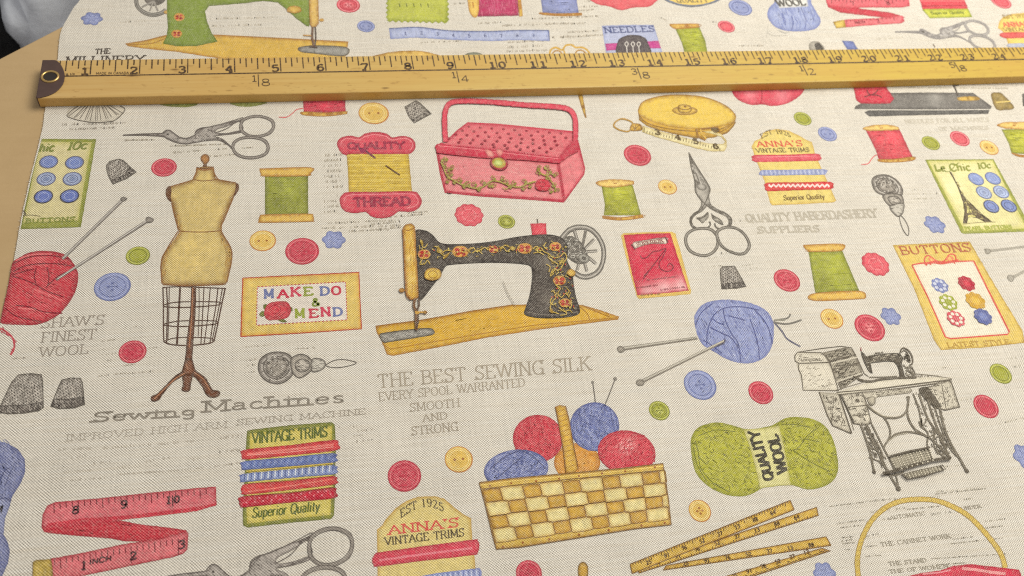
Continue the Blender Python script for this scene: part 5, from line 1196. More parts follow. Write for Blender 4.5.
for k2 in range(28):
    u = k2 / 27; x = 250 + 430 * u; y = 300 + 102 * u - 8 * u * (1 - u); L = 26 if k2 % 5 == 0 else 14; t.stroke(f'{x},{y} {x + 2},{y - L}', .8, c_, sm=False)
for d, x, y in (('3', 312, 308), ('4', 428, 336), ('5', 530, 360), ('6', 645, 388)): t.text(d, f'{x},{y}', f'{x + 34},{y + 5}', 26, (86, 68, 36), 1.6, con=.8)
m = P.sub('tape_mouth'); m.up(); m.stroke('548,278 556,322 600,342', 2.2, (150, 108, 42), sm=False); m.stroke('560,282 668,270 684,300', 1.8, (142, 100, 40), sm=False); m.stroke('570,282 580,312 606,336', 1.6, (204, 164, 66), sm=False); m.fill('630,276 668,274 676,296 650,300', (110, 88, 44), (90, 66, 30), 1.2)
r = P.sub('ring'); r.up(); r.stroke('78,262 92,236 130,222 185,246 164,292 108,284', 1.5, (172, 132, 54), closed=True, sm=True); r.fill('182,250 226,252 240,268 236,288 180,292 168,285', (204, 162, 64), (132, 92, 34), 1.5, .1); r.stroke('186,262 200,280 225,258 238,284', .8, (120, 84, 34), up=1); r.stroke('205,252 196,290', .7, (120, 84, 34))
P.build()

# ---- black sewing machine
F('H3'); P = NP('printed_sewing_machine', 'black sewing machine with red and gold flowers on gold base', 4)
b = P.sub('base'); b.fill('22,455 200,432 400,396 560,372 700,366 830,372 900,392 976,418 972,430 820,448 640,472 460,500 300,532 90,572 66,566 48,520 25,478', (206, 162, 50), (152, 98, 24), 3, .09, sm=False, sp=3); b.scrib('30,470 400,415 760,430 940,424 640,465 300,520 80,560', 120, 10, -10, .6, [(178, 132, 30), (220, 182, 74), (188, 140, 36)], .08, sm=False)
b.up(); b.stroke('22,455 200,432 400,396 560,372', .9, (140, 92, 26), sm=False); b.stroke('830,372 880,395 940,420', .9, (150, 100, 30)); b.stroke('820,378 850,405 860,430', .8, (150, 100, 30)); b.stroke('48,525 80,545 300,508 640,452 970,422', .9, (168, 116, 34), sm=False)
b.fill('38,490 60,482 150,470 230,464 250,474 246,488 180,500 80,516 52,518', (150, 146, 138), (92, 88, 80), 2, .25); b.scrib('45,492 220,468 240,484 70,512', 60, 2.5, 30, .7, [(96, 92, 86), (190, 186, 176)], 1.4); b.up().stroke('38,490 60,482 150,470 230,464 250,474 246,488 180,500 80,516 52,518', .8, (84, 74, 60), closed=True)
s_ = P.sub('thread_spool'); s_.up(); s_.fill('628,54 690,52 692,98 636,100', (208, 70, 84), (176, 40, 60), 1.5, .08, sm=False); s_.stroke('655,36 657,52', 1.2, (70, 60, 50), sm=False); s_.stroke('632,100 694,98', 1., (206, 168, 70), sm=False)
w_ = P.sub('hand_wheel'); w_.up(); GW, GD = (152, 148, 138), (84, 80, 74)
O = '750,110 780,78 820,66 862,74 895,105 915,150 914,200 895,242 860,262 828,262 800,245'
w_.stroke(O, 4.6, (128, 122, 114)); w_.up(); w_.stroke(O, 1.3, (178, 172, 162)); q = S(O); c = S('838,165')[0]; w_.stroke(c + (q - c) * 1.06, .8, GD); w_.stroke(c + (q - c) * .90, .9, GD)
for e in ('800,80', '845,82', '878,115', '890,160', '885,210', '850,240', '812,235'): w_.stroke(np.vstack([S('828,165'), S(e)]), 3.0, (112, 106, 98), sm=False); w_.stroke(np.vstack([S('828,165'), S(e)]) + .4, 1.0, (176, 170, 160), sm=False)
w_.fill('752,118 785,102 815,118 842,150 856,190 846,208 815,212 785,196 765,170', (118, 112, 104), GD, 2, .35); P.shared['blend'] = .05; w_.scrib('755,120 800,108 842,150 856,195 820,210 780,190', 110, 2.4, 30, .8, [(60, 56, 52), (186, 182, 172), (92, 88, 80)], 1.5); w_.disc('838,190', 44, (160, 156, 146), GD, 1.5); w_.disc('838,190', 18, GD, n=.1)
a = P.sub('body'); BK, BKD = (70, 62, 58), (46, 40, 38)
BODY = '176,86 215,82 245,100 275,130 330,136 420,132 500,122 570,108 640,100 700,98 740,106 765,125 775,160 772,200 790,240 798,300 808,350 820,385 816,408 770,420 700,424 640,420 606,408 612,380 625,340 634,290 636,245 630,222 600,212 500,206 400,208 320,214 295,222 272,262 235,310 208,345 190,350 186,250 180,160'
a.fill(BODY, BK, BKD, 3, .14, sm=True, sp=3, hl=[(550, 262, 8, (116, 108, 98)), (548, 300, 7, (108, 100, 92)), (470, 258, 5, (98, 90, 82)), (535, 240, 6, (100, 92, 84))])
a.scrib(BODY, 420, 3.2, 40, .5, [(52, 46, 44), (120, 112, 102), (104, 96, 88), (64, 58, 54)], 1.4); a.up(); a.stroke(BODY, .7, BKD, closed=True)
for x in (0,): a.stroke('612,400 700,412 816,400', .8, (112, 104, 94))
o = P.sub('flower_ornament'); o.up(); YG = (198, 168, 76)
def flower(x, y, w, wid=1.):
    o.up(); o.fill(f'{x-w*wid},{y} {x-w*.6*wid},{y-w*.6} {x},{y-w*.72} {x+w*.6*wid},{y-w*.6} {x+w*wid},{y} {x+w*.6*wid},{y+w*.6} {x},{y+w*.72} {x-w*.6*wid},{y+w*.6}', (206, 150, 74), (190, 140, 60), 1., .05)
    o.up()
    for dx, dy in ((-.38, -.22), (.38, -.22), (-.38, .28), (.38, .28), (0, .02)): o.disc(f'{x + dx*w*wid + random.uniform(-2, 2)},{y + dy*w + random.uniform(-2, 2)}', w * random.uniform(.45, .7), random.choice([(206, 62, 48), (190, 46, 40), (214, 92, 64)]), (150, 32, 30), 1, n=.1); o.shared['layer'] -= 1
    o.up(2); o.disc(f'{x},{y}', w * .28, (230, 170, 110), n=0)
flower(354, 164, 30, 1.1); flower(484, 156, 20, 1.); flower(606, 152, 28, 1.1); flower(726, 145, 24); flower(742, 278, 26); flower(764, 366, 24); flower(212, 176, 26)
o.up()
for s2 in ('200,125 205,145 215,150 225,135', '205,195 195,215 215,212 225,200 235,215', '250,145 270,150 262,165 280,170 300,160 320,165', '262,155 285,180 300,178', '286,190 300,178 312,170', '390,160 405,150 415,165 430,160 450,150 462,160', '400,172 420,160 440,175', '508,158 522,150 535,165 550,155 570,150', '510,150 530,142 545,148', '640,150 655,146 660,156 645,160', '670,150 680,165 700,175 720,190 745,185 760,170 770,190 755,210 740,200', '690,130 680,145 695,160', '700,190 715,205 735,215 725,235 712,250', '745,210 760,200 750,228 735,240', '715,235 705,262 720,250', '730,300 745,310 735,330 750,345 765,330 780,345', '770,310 780,320 770,335', '720,320 728,345 715,360 705,385 715,400 740,410', '740,385 760,400 780,395 792,405', '712,345 705,365 718,375', '755,390 770,410 745,415', '690,215 705,225 700,245', '785,350 790,370 785,385', '640,172 660,168 680,178'): o.stroke(s2, .85, YG)
for s2 in ('286,196 292,182 312,172 300,188', '262,150 280,158 290,175 270,168', '195,118 205,122 208,140 198,134', '380,158 395,152 390,165', '545,150 560,144 570,156 556,162', '700,398 712,388 716,408'): o.fill(s2, (208, 186, 96), (150, 118, 40), 1, .1)
o.shared['blend'] = 0.05
for pl, n_ in (('250,140 330,148 590,132 700,120 775,150 770,190 690,190 600,178 320,190 240,200', 75), ('690,180 775,185 765,230 800,300 806,390 700,408 706,330 720,250', 85), ('190,120 230,110 250,160 220,220 192,215', 16)):
    o.scrib(pl, int(n_ * .7), 3.2, 30, .6, [YG, (170, 140, 56), (186, 168, 96)], 1.5, sm=False)
    o.scrib(pl, n_ // 3, 1.6, 30, 1.1, [(200, 180, 90), (176, 60, 44)], 1.5, sm=False)
P.shared['blend'] = .38
d = P.sub('face_plate'); d.up(); d.fill('128,76 138,60 160,56 174,66 178,90 182,180 188,280 190,345 182,352 160,355 142,335 136,250 132,150', (206, 164, 66), (146, 92, 30), 3, .1, sm=False, hl=[(409, 260, 4, (226, 196, 116)), (411, 280, 4, (226, 196, 116))]); d.scrib('134,80 172,80 184,340 150,340', 50, 7, 88, .6, [(170, 122, 42), (226, 196, 110)], .1, sm=False)
d.up(); d.stroke('128,78 132,150 136,250 142,335 160,355', 1., (140, 88, 30)); d.stroke('130,78 150,84 174,72', .8, (140, 88, 30)); d.disc('124,318', 22, (190, 140, 50), (130, 84, 28), 1.5); d.stroke('128,318 142,318', 1.4, (150, 100, 36))
k = P.sub('tension_dial'); k.fill('212,262 220,238 245,230 270,236 280,255 272,272 245,280 220,275', (210, 176, 72), (140, 98, 34), 1.8, .1); k.up(); k.ring('246,256', 34, .8, (150, 108, 38)); P.sub('oil_cap').fill('770,250 776,238 790,235 804,246 800,260 782,264', (208, 172, 80), (150, 108, 40), 1.5)
n = P.sub('needle_bar'); n.up(); n.stroke('176,350 172,380 180,400 180,440 182,475', 2.6, (112, 78, 50)); n.stroke('190,350 192,375 186,395 188,430 182,470', 1.8, (84, 60, 44)); n.stroke('176,404 222,404', 1.8, (190, 144, 56)); n.disc('216,404', 16, (190, 144, 56), (130, 88, 34), 1); n.disc('184,406', 16, (196, 150, 60), n=0); n.stroke('176,445 192,445', 1.2, (80, 58, 44), sm=False)
P.stroke('522,282 540,330 568,376', .6, (150, 142, 128))
P.build()

# ---- green sewing machine
F('M1'); P = NP('printed_sewing_machine', 'green sewing machine above the ruler near the three inch mark', 4)
b = P.sub('base'); b.fill('100,173 180,160 265,138 460,138 700,150 978,165 972,205 960,240 700,240 480,232 300,204 180,192 110,182', (208, 170, 74), (164, 112, 42), 2.2, .1, sm=False); b.up(); b.stroke('100,173 180,160 265,138 460,138 700,150 978,165', .8, (160, 110, 42), sm=False); b.stroke('110,176 200,172 260,150', .8, (160, 110, 42)); b.fill('784,188 850,180 972,188 960,220 840,210 790,203', (150, 148, 142), (96, 92, 86), 1.8, .2); b.up().stroke('784,188 850,180 972,188 960,220 840,210 790,203', .8, (96, 86, 70), closed=True)
w_ = P.sub('hand_wheel'); w_.up(); O = '140,-14 146,24 170,48 205,60 240,54 262,40'; w_.stroke(O, 3.4, (150, 146, 138)); w_.up(); w_.stroke(O, .7, GREYD); q = S(O); c = S('205,-5')[0]; w_.stroke(c + (q - c) * 1.08, .7, GREYD); w_.stroke(c + (q - c) * .88, .7, GREYD); w_.fill('175,-14 190,18 215,24 250,10 255,-14', (110, 104, 98), GREYD, 2, .3)
for e in ('165,28', '195,44', '228,44'): w_.stroke(np.vstack([S('212,5'), S(e)]), 1.8, GREY, sm=False)
P.sub('oil_cap').disc('264,48', 26, (208, 172, 90), (150, 110, 50), 1.2)
a = P.sub('body'); a.fill('264,-14 264,60 268,110 262,145 248,172 300,182 380,182 464,164 440,130 420,80 414,45 430,24 560,14 640,4 700,10 725,30 770,70 815,104 824,104 830,-14', (126, 144, 58), (98, 114, 40), 3, .09, sm=False, sp=3)
o = P.sub('flower_ornament'); o.up()
for x, y in ((312, 68), (302, 134)): flower.__globals__['o'] = o; flower(x, y, 22)
o.fill('735,42 745,28 770,24 792,34 794,46 770,54 745,50', (208, 172, 84), (156, 112, 44), 1.5, .08)
d = P.sub('face_plate'); d.up(); d.fill('822,-14 860,-14 862,95 850,108 834,108 826,95', (214, 178, 98), (154, 106, 46), 1.8, .08, sm=False); d.disc('873,80', 18, (190, 146, 70), n=0)
n = P.sub('needle_bar'); n.up(); n.stroke('838,108 836,150 844,185', 2.2, (112, 86, 70)); n.stroke('848,108 850,150 846,185', 1.4, (80, 66, 60)); n.stroke('800,140 832,142', 1.2, (196, 150, 84)); n.stroke('826,184 856,188', 1.8, (84, 70, 64)); P.build()

# ---- dark machine base with a red foot under the ruler
F('F4'); P = NP('printed_sewing_machine', 'dark sewing machine base with red pillar below the ruler', 4)
b = P.sub('base'); b.fill('350,425 400,400 470,372 640,370 820,372 895,425 890,438 620,438 405,440 345,438', (112, 108, 104), (80, 76, 74), 3, .15, sm=False, hl=[(935, 98, 8, (146, 142, 136))]); b.fill('385,450 400,442 640,440 888,438 880,456 640,460 405,466', (92, 90, 88), (70, 68, 66), 1.4, .12, sm=False); b.up(); b.stroke('346,438 620,440 890,438', .8, (210, 204, 192)); b.fill('755,392 790,386 838,388 845,400 800,404 760,402', (210, 174, 84), (150, 116, 48), 1.2); b.stroke('740,340 752,362 758,385', 1.5, (74, 66, 60)); b.stroke('740,345 765,340', 1.2, (74, 66, 60))
a = P.sub('pillar'); a.fill('340,340 470,338 480,360 505,395 488,414 420,416 370,414 352,400', (196, 48, 70), (160, 30, 52), 2.2, .1, sm=False); a.up(); a.stroke('395,360 405,378 440,382 455,392', 1.2, (110, 26, 40)); a.stroke('440,358 425,375 385,388', 1.1, (110, 26, 40)); P.build()
F('F4'); P = NP('printed_spool_pin', 'tiny dark pin tip just above the ruler near twenty two inches', 4); P.stroke('660,176 668,190', 1.2, (96, 80, 66)); P.build()
F('F3'); P = NP('printed_pincushion', 'red pincushion shape below the ruler near sixteen inches', 4)
P.fill('872,352 890,385 920,408 960,420 1000,418 1040,424 1100,414 1150,385 1172,355 1176,340 872,340', (204, 66, 88), (172, 36, 62), 2.6, .12, sm=True, hl=[(750, 95, 6, (222, 122, 134)), (782, 96, 7, (222, 122, 134))]); P.stroke('996,345 1000,380 994,418', 1.2, (170, 36, 62), up=1); P.build()

# ---- red measuring tapes
F('J1'); P = NP('printed_measuring_tape', 'folded red measuring tape with black figures at the bottom left', 4)
TR, TD = (196, 54, 70), (158, 26, 46)
m = P.sub('folded_back'); m.fill('212,330 225,250 260,300 600,290 700,310 850,328 950,342 960,362 940,375 760,400 640,400 560,385 400,372 250,358 225,352', (194, 46, 62), TD, 3, .09, sm=False); m.scrib('240,310 600,300 940,350 760,390 560,378 250,350', 90, 12, 6, .7, [(172, 30, 50), (214, 84, 92)], .08, sm=False)
u = P.sub('upper_strip'); u.fill('212,320 218,260 240,218 280,200 500,180 760,152 1000,128 1100,120 1104,215 1000,246 760,275 600,292 400,300 270,318 225,335', (210, 104, 112), TD, 2.8, .14, sm=False); u.fill('225,338 250,305 400,285 700,262 1000,225 1100,205 1100,214 1000,246 760,275 600,292 400,320 240,340', (194, 48, 66), None, n=.12, sm=False)
l = P.sub('lower_strip'); l.fill('255,488 400,462 640,412 800,388 950,348 960,360 955,440 935,462 880,480 640,530 400,580 268,600', (212, 108, 114), TD, 2.8, .14, sm=False); u.up(2); c_ = (112, 22, 40)
for k in range(26):
    x = 275 + k * 31; y = 206 - k * 3.05 + (2 if k < 2 else 0); L = 62 if k % 8 == 4 else (48 if k % 4 == 0 else 28); u.stroke(f'{x},{y} {x + 2},{y + L}', 1.0, c_, sm=False)
for k in range(23):
    x = 278 + k * 30; y = 492 - k * 5.1; L = 84 if k % 8 == 5 else (50 if k % 4 == 1 else 28); l.stroke(f'{x},{y} {x + 2},{y + L}', 1.0, c_, sm=False)
c_ = (70, 20, 34)
u.text('8', '368,260', '400,257', 38, c_, 2.2, con=.7); u.text('9', '614,232', '646,229', 38, c_, 2.2, con=.7); u.text('1', '846,208', '868,206', 36, c_, 2., con=.7); u.text('0', '886,204', '914,201', 34, c_, 2., con=.7); u.stroke('879,165 881,222', 1.1, c_, sm=False)
l.text('1', '412,544', '436,540', 40, c_, 2.2, con=.7); l.text('INCH', '456,518', '566,498', 26, c_, 1.5, con=.8, serif=False); l.text('2', '660,496', '694,489', 38, c_, 2.2, con=.7); l.text('3', '908,440', '942,432', 40, c_, 2.2, con=.7)
e = P.sub('metal_end'); e.fill('168,505 185,495 230,492 262,490 275,600 165,600', (186, 160, 78), (130, 104, 44), 2.4, .2, sm=False); e.ring('216,545', 40, 1., (140, 112, 46)); P.build()
F('M4'); P = NP('printed_measuring_tape', 'folded red measuring tape at the top edge right of the wool', 4)
P.sub('folded_back').fill('240,-10 252,28 300,50 440,66 540,76 556,68 500,50 380,34 330,20', (194, 52, 70), (166, 34, 54), 2, .08, sm=False)
u = P.sub('upper_strip'); u.fill('243,-14 570,-14 574,24 540,30 400,30 330,34 262,26 246,14', (210, 96, 106), (182, 50, 68), 2, .09, sm=False); l = P.sub('lower_strip'); l.fill('316,78 440,72 545,62 554,84 540,92 440,98 320,108', (214, 112, 118), (186, 60, 76), 1.6, .09, sm=False)
l.up(2); u.up(2); c_ = (130, 40, 56)
for k in range(20): u.stroke(f'{265 + k * 15},-4 {266 + k * 15},{6 if k % 4 else 14}', .7, c_, sm=False)
for k in range(14): l.stroke(f'{325 + k * 15.5},{80 - k * 1.1} {326 + k * 15.5},{(87 if k % 4 else 94) - k * 1.1}', .6, c_, sm=False)
u.text('7', '345,22', '360,22', 15, c_, 1., serif=False); u.text('8', '485,20', '500,20', 15, c_, 1., serif=False); l.text('INCH', '360,94', '400,91', 9, c_, .7, serif=False); l.text('2', '445,90', '458,88', 12, c_, .9, serif=False)
P.sub('metal_end').fill('272,86 316,78 322,108 284,112', (212, 184, 90), (158, 124, 48), 1.5, .1, sm=False); P.build()

# ---- folding wooden rule at the bottom
F('K7'); P = NP('printed_folding_rule', 'folded yellow wooden rule below the green yarn', 4)
Y, YD_ = (204, 168, 72), (116, 80, 26)
def strip(P, A_, B_, A2, B2, tick_top, figs, name='rule_section'):
    s = P.sub(name); A_, B_, A2, B2 = [np.array(v, float) for v in (A_, B_, A2, B2)]
    s.fill(' '.join(f'{q[0]},{q[1]}' for q in (A_, A_ * .5 + B_ * .5, B_, B2, A2 * .5 + B2 * .5, A2)), Y, (172, 128, 44), 1.6, .12, sm=False); s.up()
    s.stroke(f'{A_[0]},{A_[1]} {B_[0]},{B_[1]}', .9, YD_, sm=False); s.stroke(f'{A2[0]},{A2[1]} {B2[0]},{B2[1]}', .9, YD_, sm=False); s.stroke(f'{B_[0]},{B_[1]} {B2[0]},{B2[1]}', .9, YD_, sm=False); s.stroke(f'{A_[0]},{A_[1]} {A2[0]},{A2[1]}', .9, YD_, sm=False)
    P0, P1, Q = (A_, B_, A2 - A_) if tick_top else (A2, B2, A_ - A2)
    n_ = int(np.linalg.norm(P1 - P0) / 9.5)
    for k in range(1, n_):
        p = P0 + (P1 - P0) * k / n_; L = .42 if k % 4 == 0 else .24; e = p + Q * L; s.stroke(f'{p[0]},{p[1]} {e[0]},{e[1]}', .85, (84, 56, 22), sm=False)
    for k in range(1, figs):
        p = P0 + (P1 - P0) * (k / figs) + Q * .62; 
        dd = (P1 - P0) / np.linalg.norm(P1 - P0); a = p - dd * 9; b2 = p + dd * 9; s.text(str((k * 7 + 3) % 9 + 1) + str((k * 5) % 9), f'{a[0]},{a[1] + 4}', f'{b2[0]},{b2[1] + 4}', 13, (84, 56, 22), 1.2, con=.8, serif=False, up=0)
strip(P, (330, 588), (700, 480), (380, 604), (730, 489), False, 7)
strip(P, (160, 540), (715, 440), (150, 556), (732, 470), False, 8)
strip(P, (60, 545), (682, 338), (66, 566), (688, 366), False, 9)
strip(P, (35, 535), (590, 314), (42, 568), (604, 346), True, 9)
P.build()

# ---- green yarn skein
F('K7'); P = NP('printed_yarn_skein', 'green skein of wool with a paper band', 4)
OUT = '245,130 250,90 270,62 310,46 350,44 400,56 440,66 490,62 530,52 570,30 610,24 670,32 715,60 742,110 755,170 756,210 740,245 700,268 650,276 600,262 560,262 500,270 460,290 420,300 360,292 300,260 260,210'
P.fill(OUT, (170, 168, 56), (132, 134, 38), 5, .14, sp=3); P.scrib(OUT, 620, 4.5, 10, .55, [(112, 112, 34), (194, 194, 96), (130, 130, 40), (184, 184, 80)], .9); 
P.scrib('260,100 330,60 430,80 470,270 330,260', 70, 8, 30, .5, [(120, 120, 44), (190, 190, 96)], .35); P.scrib('560,60 680,60 745,200 600,250', 80, 8, 50, .5, [(120, 120, 44), (190, 190, 96)], .6)
P.up()
for s_ in ('262,110 272,150 280,200 320,250 380,285', '255,130 268,190 300,245', '272,90 330,70 400,75', '690,60 650,90 620,130 600,140', '600,140 660,180 730,215', '270,160 300,190', '560,50 600,50 660,60', '640,100 690,110'): P.stroke(s_, .8, (104, 108, 40))
P.shared['blend'] = .1; P.scrib(OUT, 230, 3.4, 15, .6, [(84, 86, 34), (100, 102, 38)], 1.2)
b = P.sub('paper_band'); b.fill('428,68 500,64 552,54 565,110 580,180 592,262 560,262 485,272 470,200 450,130', (208, 202, 140), (176, 170, 96), 2, .1, sm=False); b.up()
def vtext(P, t, A_, B_, across, col, wt, **k): P.text(t, A_, B_, np.array(across) / _fr[2], col, wt, **k)
vtext(b, 'QUALITY', '533,240', '478,72', (-32, 6), (58, 54, 40), 3.0, con=.65, sw=1.2, gap=.1)
vtext(b, 'WOOL', '582,215', '545,85', (-34, 6), (58, 54, 40), 3.2, con=.65, sw=1.3, gap=.12)
P.build()
F('M4'); P = NP('printed_yarn_skein', 'blue skein of wool at the top edge', 4)
P.fill('60,-14 40,10 18,36 14,66 35,98 70,118 130,124 190,118 218,100 222,76 205,45 185,10 178,-14', (150, 160, 198), (114, 124, 174), 3.5, .1); P.scrib('40,20 20,60 60,108 180,110 210,70 180,20', 110, 7, 75, .55, [(104, 116, 172), (178, 186, 216)], .4); P.stroke('108,62 115,90 108,118', .9, (84, 94, 150), up=1); P.stroke('150,40 165,80 160,115', .8, (90, 100, 156)); P.stroke('70,50 85,100', .8, (90, 100, 156))
b = P.sub('paper_band'); b.fill('45,-14 168,-14 174,26 60,32', (214, 212, 206), (186, 186, 190), 1.5, .05, sm=False); b.up(); b.text('WOOL', '56,26', '166,20', 24, (78, 76, 74), 1.7, con=.65, sw=1.2)
P.stroke('55,118 80,130 100,126', .8, (180, 178, 170)); P.stroke('18,95 14,125 40,140 90,138', .8, (196, 190, 178)); P.build()
F('O3'); P = NP('printed_yarn_skein', 'slate blue skein of wool cut by the left edge', 4)
P.fill('-10,44 30,52 70,75 98,115 100,165 85,205 50,260 38,300 20,350 14,410 30,440 40,480 30,530 5,585 -10,590', (126, 132, 170), (88, 95, 138), 5, .12, sm=False, sp=3.2); P.scrib('-8,60 90,110 90,180 40,260 10,400 30,480 0,560', 160, 10, 70, .6, [(90, 98, 146), (156, 162, 196)], .5); P.up()
P.fill('-10,270 20,274 40,285 20,350 14,405 -10,400', (140, 146, 180), (110, 116, 156), 2, .1); P.up().stroke('-4,318 10,300 4,325', 1.8, (44, 44, 58)); P.stroke('0,200 20,160 40,150', .9, (70, 78, 122)); P.stroke('20,220 35,180 50,150', .8, (70, 78, 122)); P.stroke('-5,275 20,268 45,280', .9, (66, 72, 112)); P.build()

# ---- woven basket of wool
F('K4'); P = NP('printed_wool_basket', 'woven yellow basket filled with red, blue and orange wool balls', 4)
def ball(out, col, cold, n_, ang, cols, hl=()):
    b = P.sub('wool_ball'); b.fill(out, col, cold, 4.5, .12, hl=hl, sp=3)
    q = S(out); c = q.mean(0)
    b.scrib(out, n_, 9, ang, .6, cols, 1.1)
    return b
def circ(x, y, rx, ry, a=0):
    return ' '.join(f'{x + rx * math.cos(t) * math.cos(a) - ry * math.sin(t) * math.sin(a):.1f},{y + rx * math.cos(t) * math.sin(a) + ry * math.sin(t) * math.cos(a):.1f}' for t in np.linspace(0, 2 * math.pi, 16, endpoint=False))
nd_ = P.sub('needles'); nd_.up(); nd_.stroke('372,38 378,80 382,120', 1.1, (104, 98, 92), sm=False); nd_.disc('372,38', 10, (120, 114, 106), n=0); nd_.stroke('440,28 420,80 402,122', 1.1, (104, 98, 92), sm=False); nd_.disc('440,27', 12, (120, 114, 106), n=0)
ball(circ(325, 280, 70, 58), (208, 146, 62), (168, 104, 34), 120, 60, [(176, 112, 38), (222, 172, 92)])
b_ = ball(circ(206, 208, 76, 72), (200, 60, 74), (164, 32, 52), 330, 60, [(168, 36, 56), (220, 104, 110), (182, 44, 62), (212, 88, 96)])
b_ = ball(circ(378, 172, 75, 74), (112, 122, 172), (76, 84, 136), 330, 60, [(66, 74, 124), (150, 158, 196), (84, 92, 146), (168, 174, 206)])
b_ = ball(circ(475, 250, 88, 66, .15), (204, 62, 78), (168, 34, 54), 300, 120, [(178, 42, 60), (216, 88, 98), (192, 54, 70)], hl=[(626, 446, 9, (230, 170, 168))])
b_.up(); b_.stroke('400,230 430,200 480,190 530,200', .9, (160, 30, 52)); b_.stroke('392,270 410,235 450,205', .8, (160, 30, 52)); b_.stroke('540,215 555,250 560,280', .8, (160, 30, 52))
b_ = ball(circ(140, 302, 98, 60, -.1), (116, 126, 174), (76, 84, 134), 360, -25, [(66, 74, 124), (156, 162, 200), (82, 90, 144), (172, 176, 206)])
b_.up(); b_.stroke('60,300 110,262 150,245', .9, (60, 66, 110)); b_.stroke('230,300 190,262 150,242', .9, (60, 66, 110)); b_.stroke('80,330 160,262', .9, (62, 70, 116))
h = P.sub('handle'); h.up(); h.fill('258,112 272,106 290,110 300,150 312,220 328,300 318,312 290,314 282,240 268,160', (208, 166, 66), (140, 92, 32), 2.2, .1, sm=False); h.up()
for k in range(12): h.stroke(f'{264 + k * 3.2},{128 + k * 15} {290 + k * 2.6},{118 + k * 15.5}', .8, (166, 120, 44), sm=False)
h.stroke('258,112 268,160 282,240 290,314', .9, (120, 78, 28), sm=False); h.stroke('290,110 300,150 312,220 328,300', .9, (120, 78, 28), sm=False)
w_ = P.sub('wicker'); BO = '28,342 120,330 300,314 450,300 585,284 592,330 602,400 610,470 500,482 300,514 150,538 80,544 68,500 44,400'
w_.fill(BO, (206, 172, 80), (160, 116, 46), 3, .1, sm=False, sp=3.4); w_.up(); LC = (124, 90, 44)
def bp(u, v):
    TL, TR_, BR_, BL = np.array([32, 364.]), np.array([592, 306.]), np.array([608, 452.]), np.array([74, 524.]); v2 = v
    return (TL * (1 - u) + TR_ * u) * (1 - v2) + (BL * (1 - u) + BR_ * u) * v2
rows = 4; PU = .2155
def cells(r):
    u = (.104 if r % 2 == 0 else .008) - PU
    while u < 1:
        yield u, u + .122, True; yield u + .122, u + PU, False; u += PU
for r in range(rows):
    for u0, u1, light in cells(r):
        uu0, uu1 = max(0, u0), min(1, u1)
        if uu1 - uu0 < .012: continue
        e = .06 if light else .0
        a, b2, c2, d2 = bp(uu0, (r + .04 - e) / rows), bp(uu1, (r + .04 - e) / rows), bp(uu1, (r + .96 + e) / rows), bp(uu0, (r + .96 + e) / rows)
        k = 2.6; m0 = (a + b2) / 2 - [0, 1.5]; m1 = (c2 + d2) / 2 + [0, 1.5]
        pts = [a + [0, k], a + [k, 0], m0, b2 + [-k, 0], b2 + [0, k], c2 - [0, k], c2 + [-k, 0], m1, d2 + [k, 0], d2 - [0, k]]
        q_ = ' '.join(f'{q[0]},{q[1]}' for q in pts)
        w_.fill(q_, (220, 204, 142) if light else (198, 158, 66), (192, 156, 80) if light else (164, 118, 44), 3.2, .12, jit=.1)
        w_.up(); w_.stroke(q_, .75, LC, closed=True); w_.shared['layer'] -= 2
        w_.scrib(q_, 4, 7, -8, .6, (186, 150, 84) if light else (160, 118, 46), .1, up=0)
w_.up(3)
for s_ in ('28,342 120,330 300,314 450,300 585,284 592,330 602,400 610,470 500,482 300,514 150,538 80,544 68,500 44,400 28,342', '32,362 300,332 590,304'): w_.stroke(s_, 1.1, LC, sm=False)
w_.stroke('30,350 120,338 300,322 450,308 586,292', 1.2, (222, 190, 100), sm=False)
for x, y in ((60, 352), (125, 344), (200, 338), (270, 330), (330, 322), (400, 314), (470, 308), (560, 296), (100, 536), (160, 524), (240, 514), (330, 500), (420, 486), (520, 472), (590, 464)): w_.disc(f'{x},{y}', 6, (150, 80, 36), n=0)
P.build()

# ---- treadle sewing table, engraved
F('K6'); P = NP('printed_treadle_table', 'engraved treadle sewing machine table at the right', 4); P.shared['blend'] = .05; D = (92, 84, 72); D2 = (126, 118, 104); LG = (204, 196, 178)
c = P.sub('cover_lid'); F('N3')
c.fill('70,150 90,125 260,128 300,150 325,200 100,205 72,185', (212, 204, 186), (186, 178, 160), 2, .06, sm=False); c.fill('80,205 310,200 350,280 388,400 130,400 118,330 95,250', (214, 206, 188), (190, 182, 164), 2, .06, sm=False)
c.fill('270,132 440,92 480,100 510,150 545,220 560,290 400,398 345,270 310,195', (158, 150, 134), (124, 116, 102), 2.5, .3, sm=False); c.scrib('280,135 440,98 500,150 550,280 400,390 320,200', 380, 3., -22, .8, [D, (72, 66, 56), (170, 162, 144)], .5, sm=False)
c.up(); 
for s_, w2 in (('70,150 88,125 260,128 300,160 325,200', 1.), ('88,125 260,98 400,82 480,92', .9), ('70,150 72,188 100,205 320,198', 1.), ('98,205 98,250 118,290 130,398 385,402', 1.), ('325,200 385,402', 1.1), ('480,95 520,170 570,280 600,300', 1.), ('500,150 520,200 560,290', .8), ('320,190 510,142', 1.5), ('345,250 540,200', .9), ('385,345 560,285', 1.6), ('270,130 440,90', .8)): c.stroke(s_, w2, D if w2 > .85 else D2, sm=False)
c.stroke('330,205 520,160', 1.6, (196, 188, 170), sm=False); c.stroke('370,340 555,275', 1.8, (200, 192, 174), sm=False)
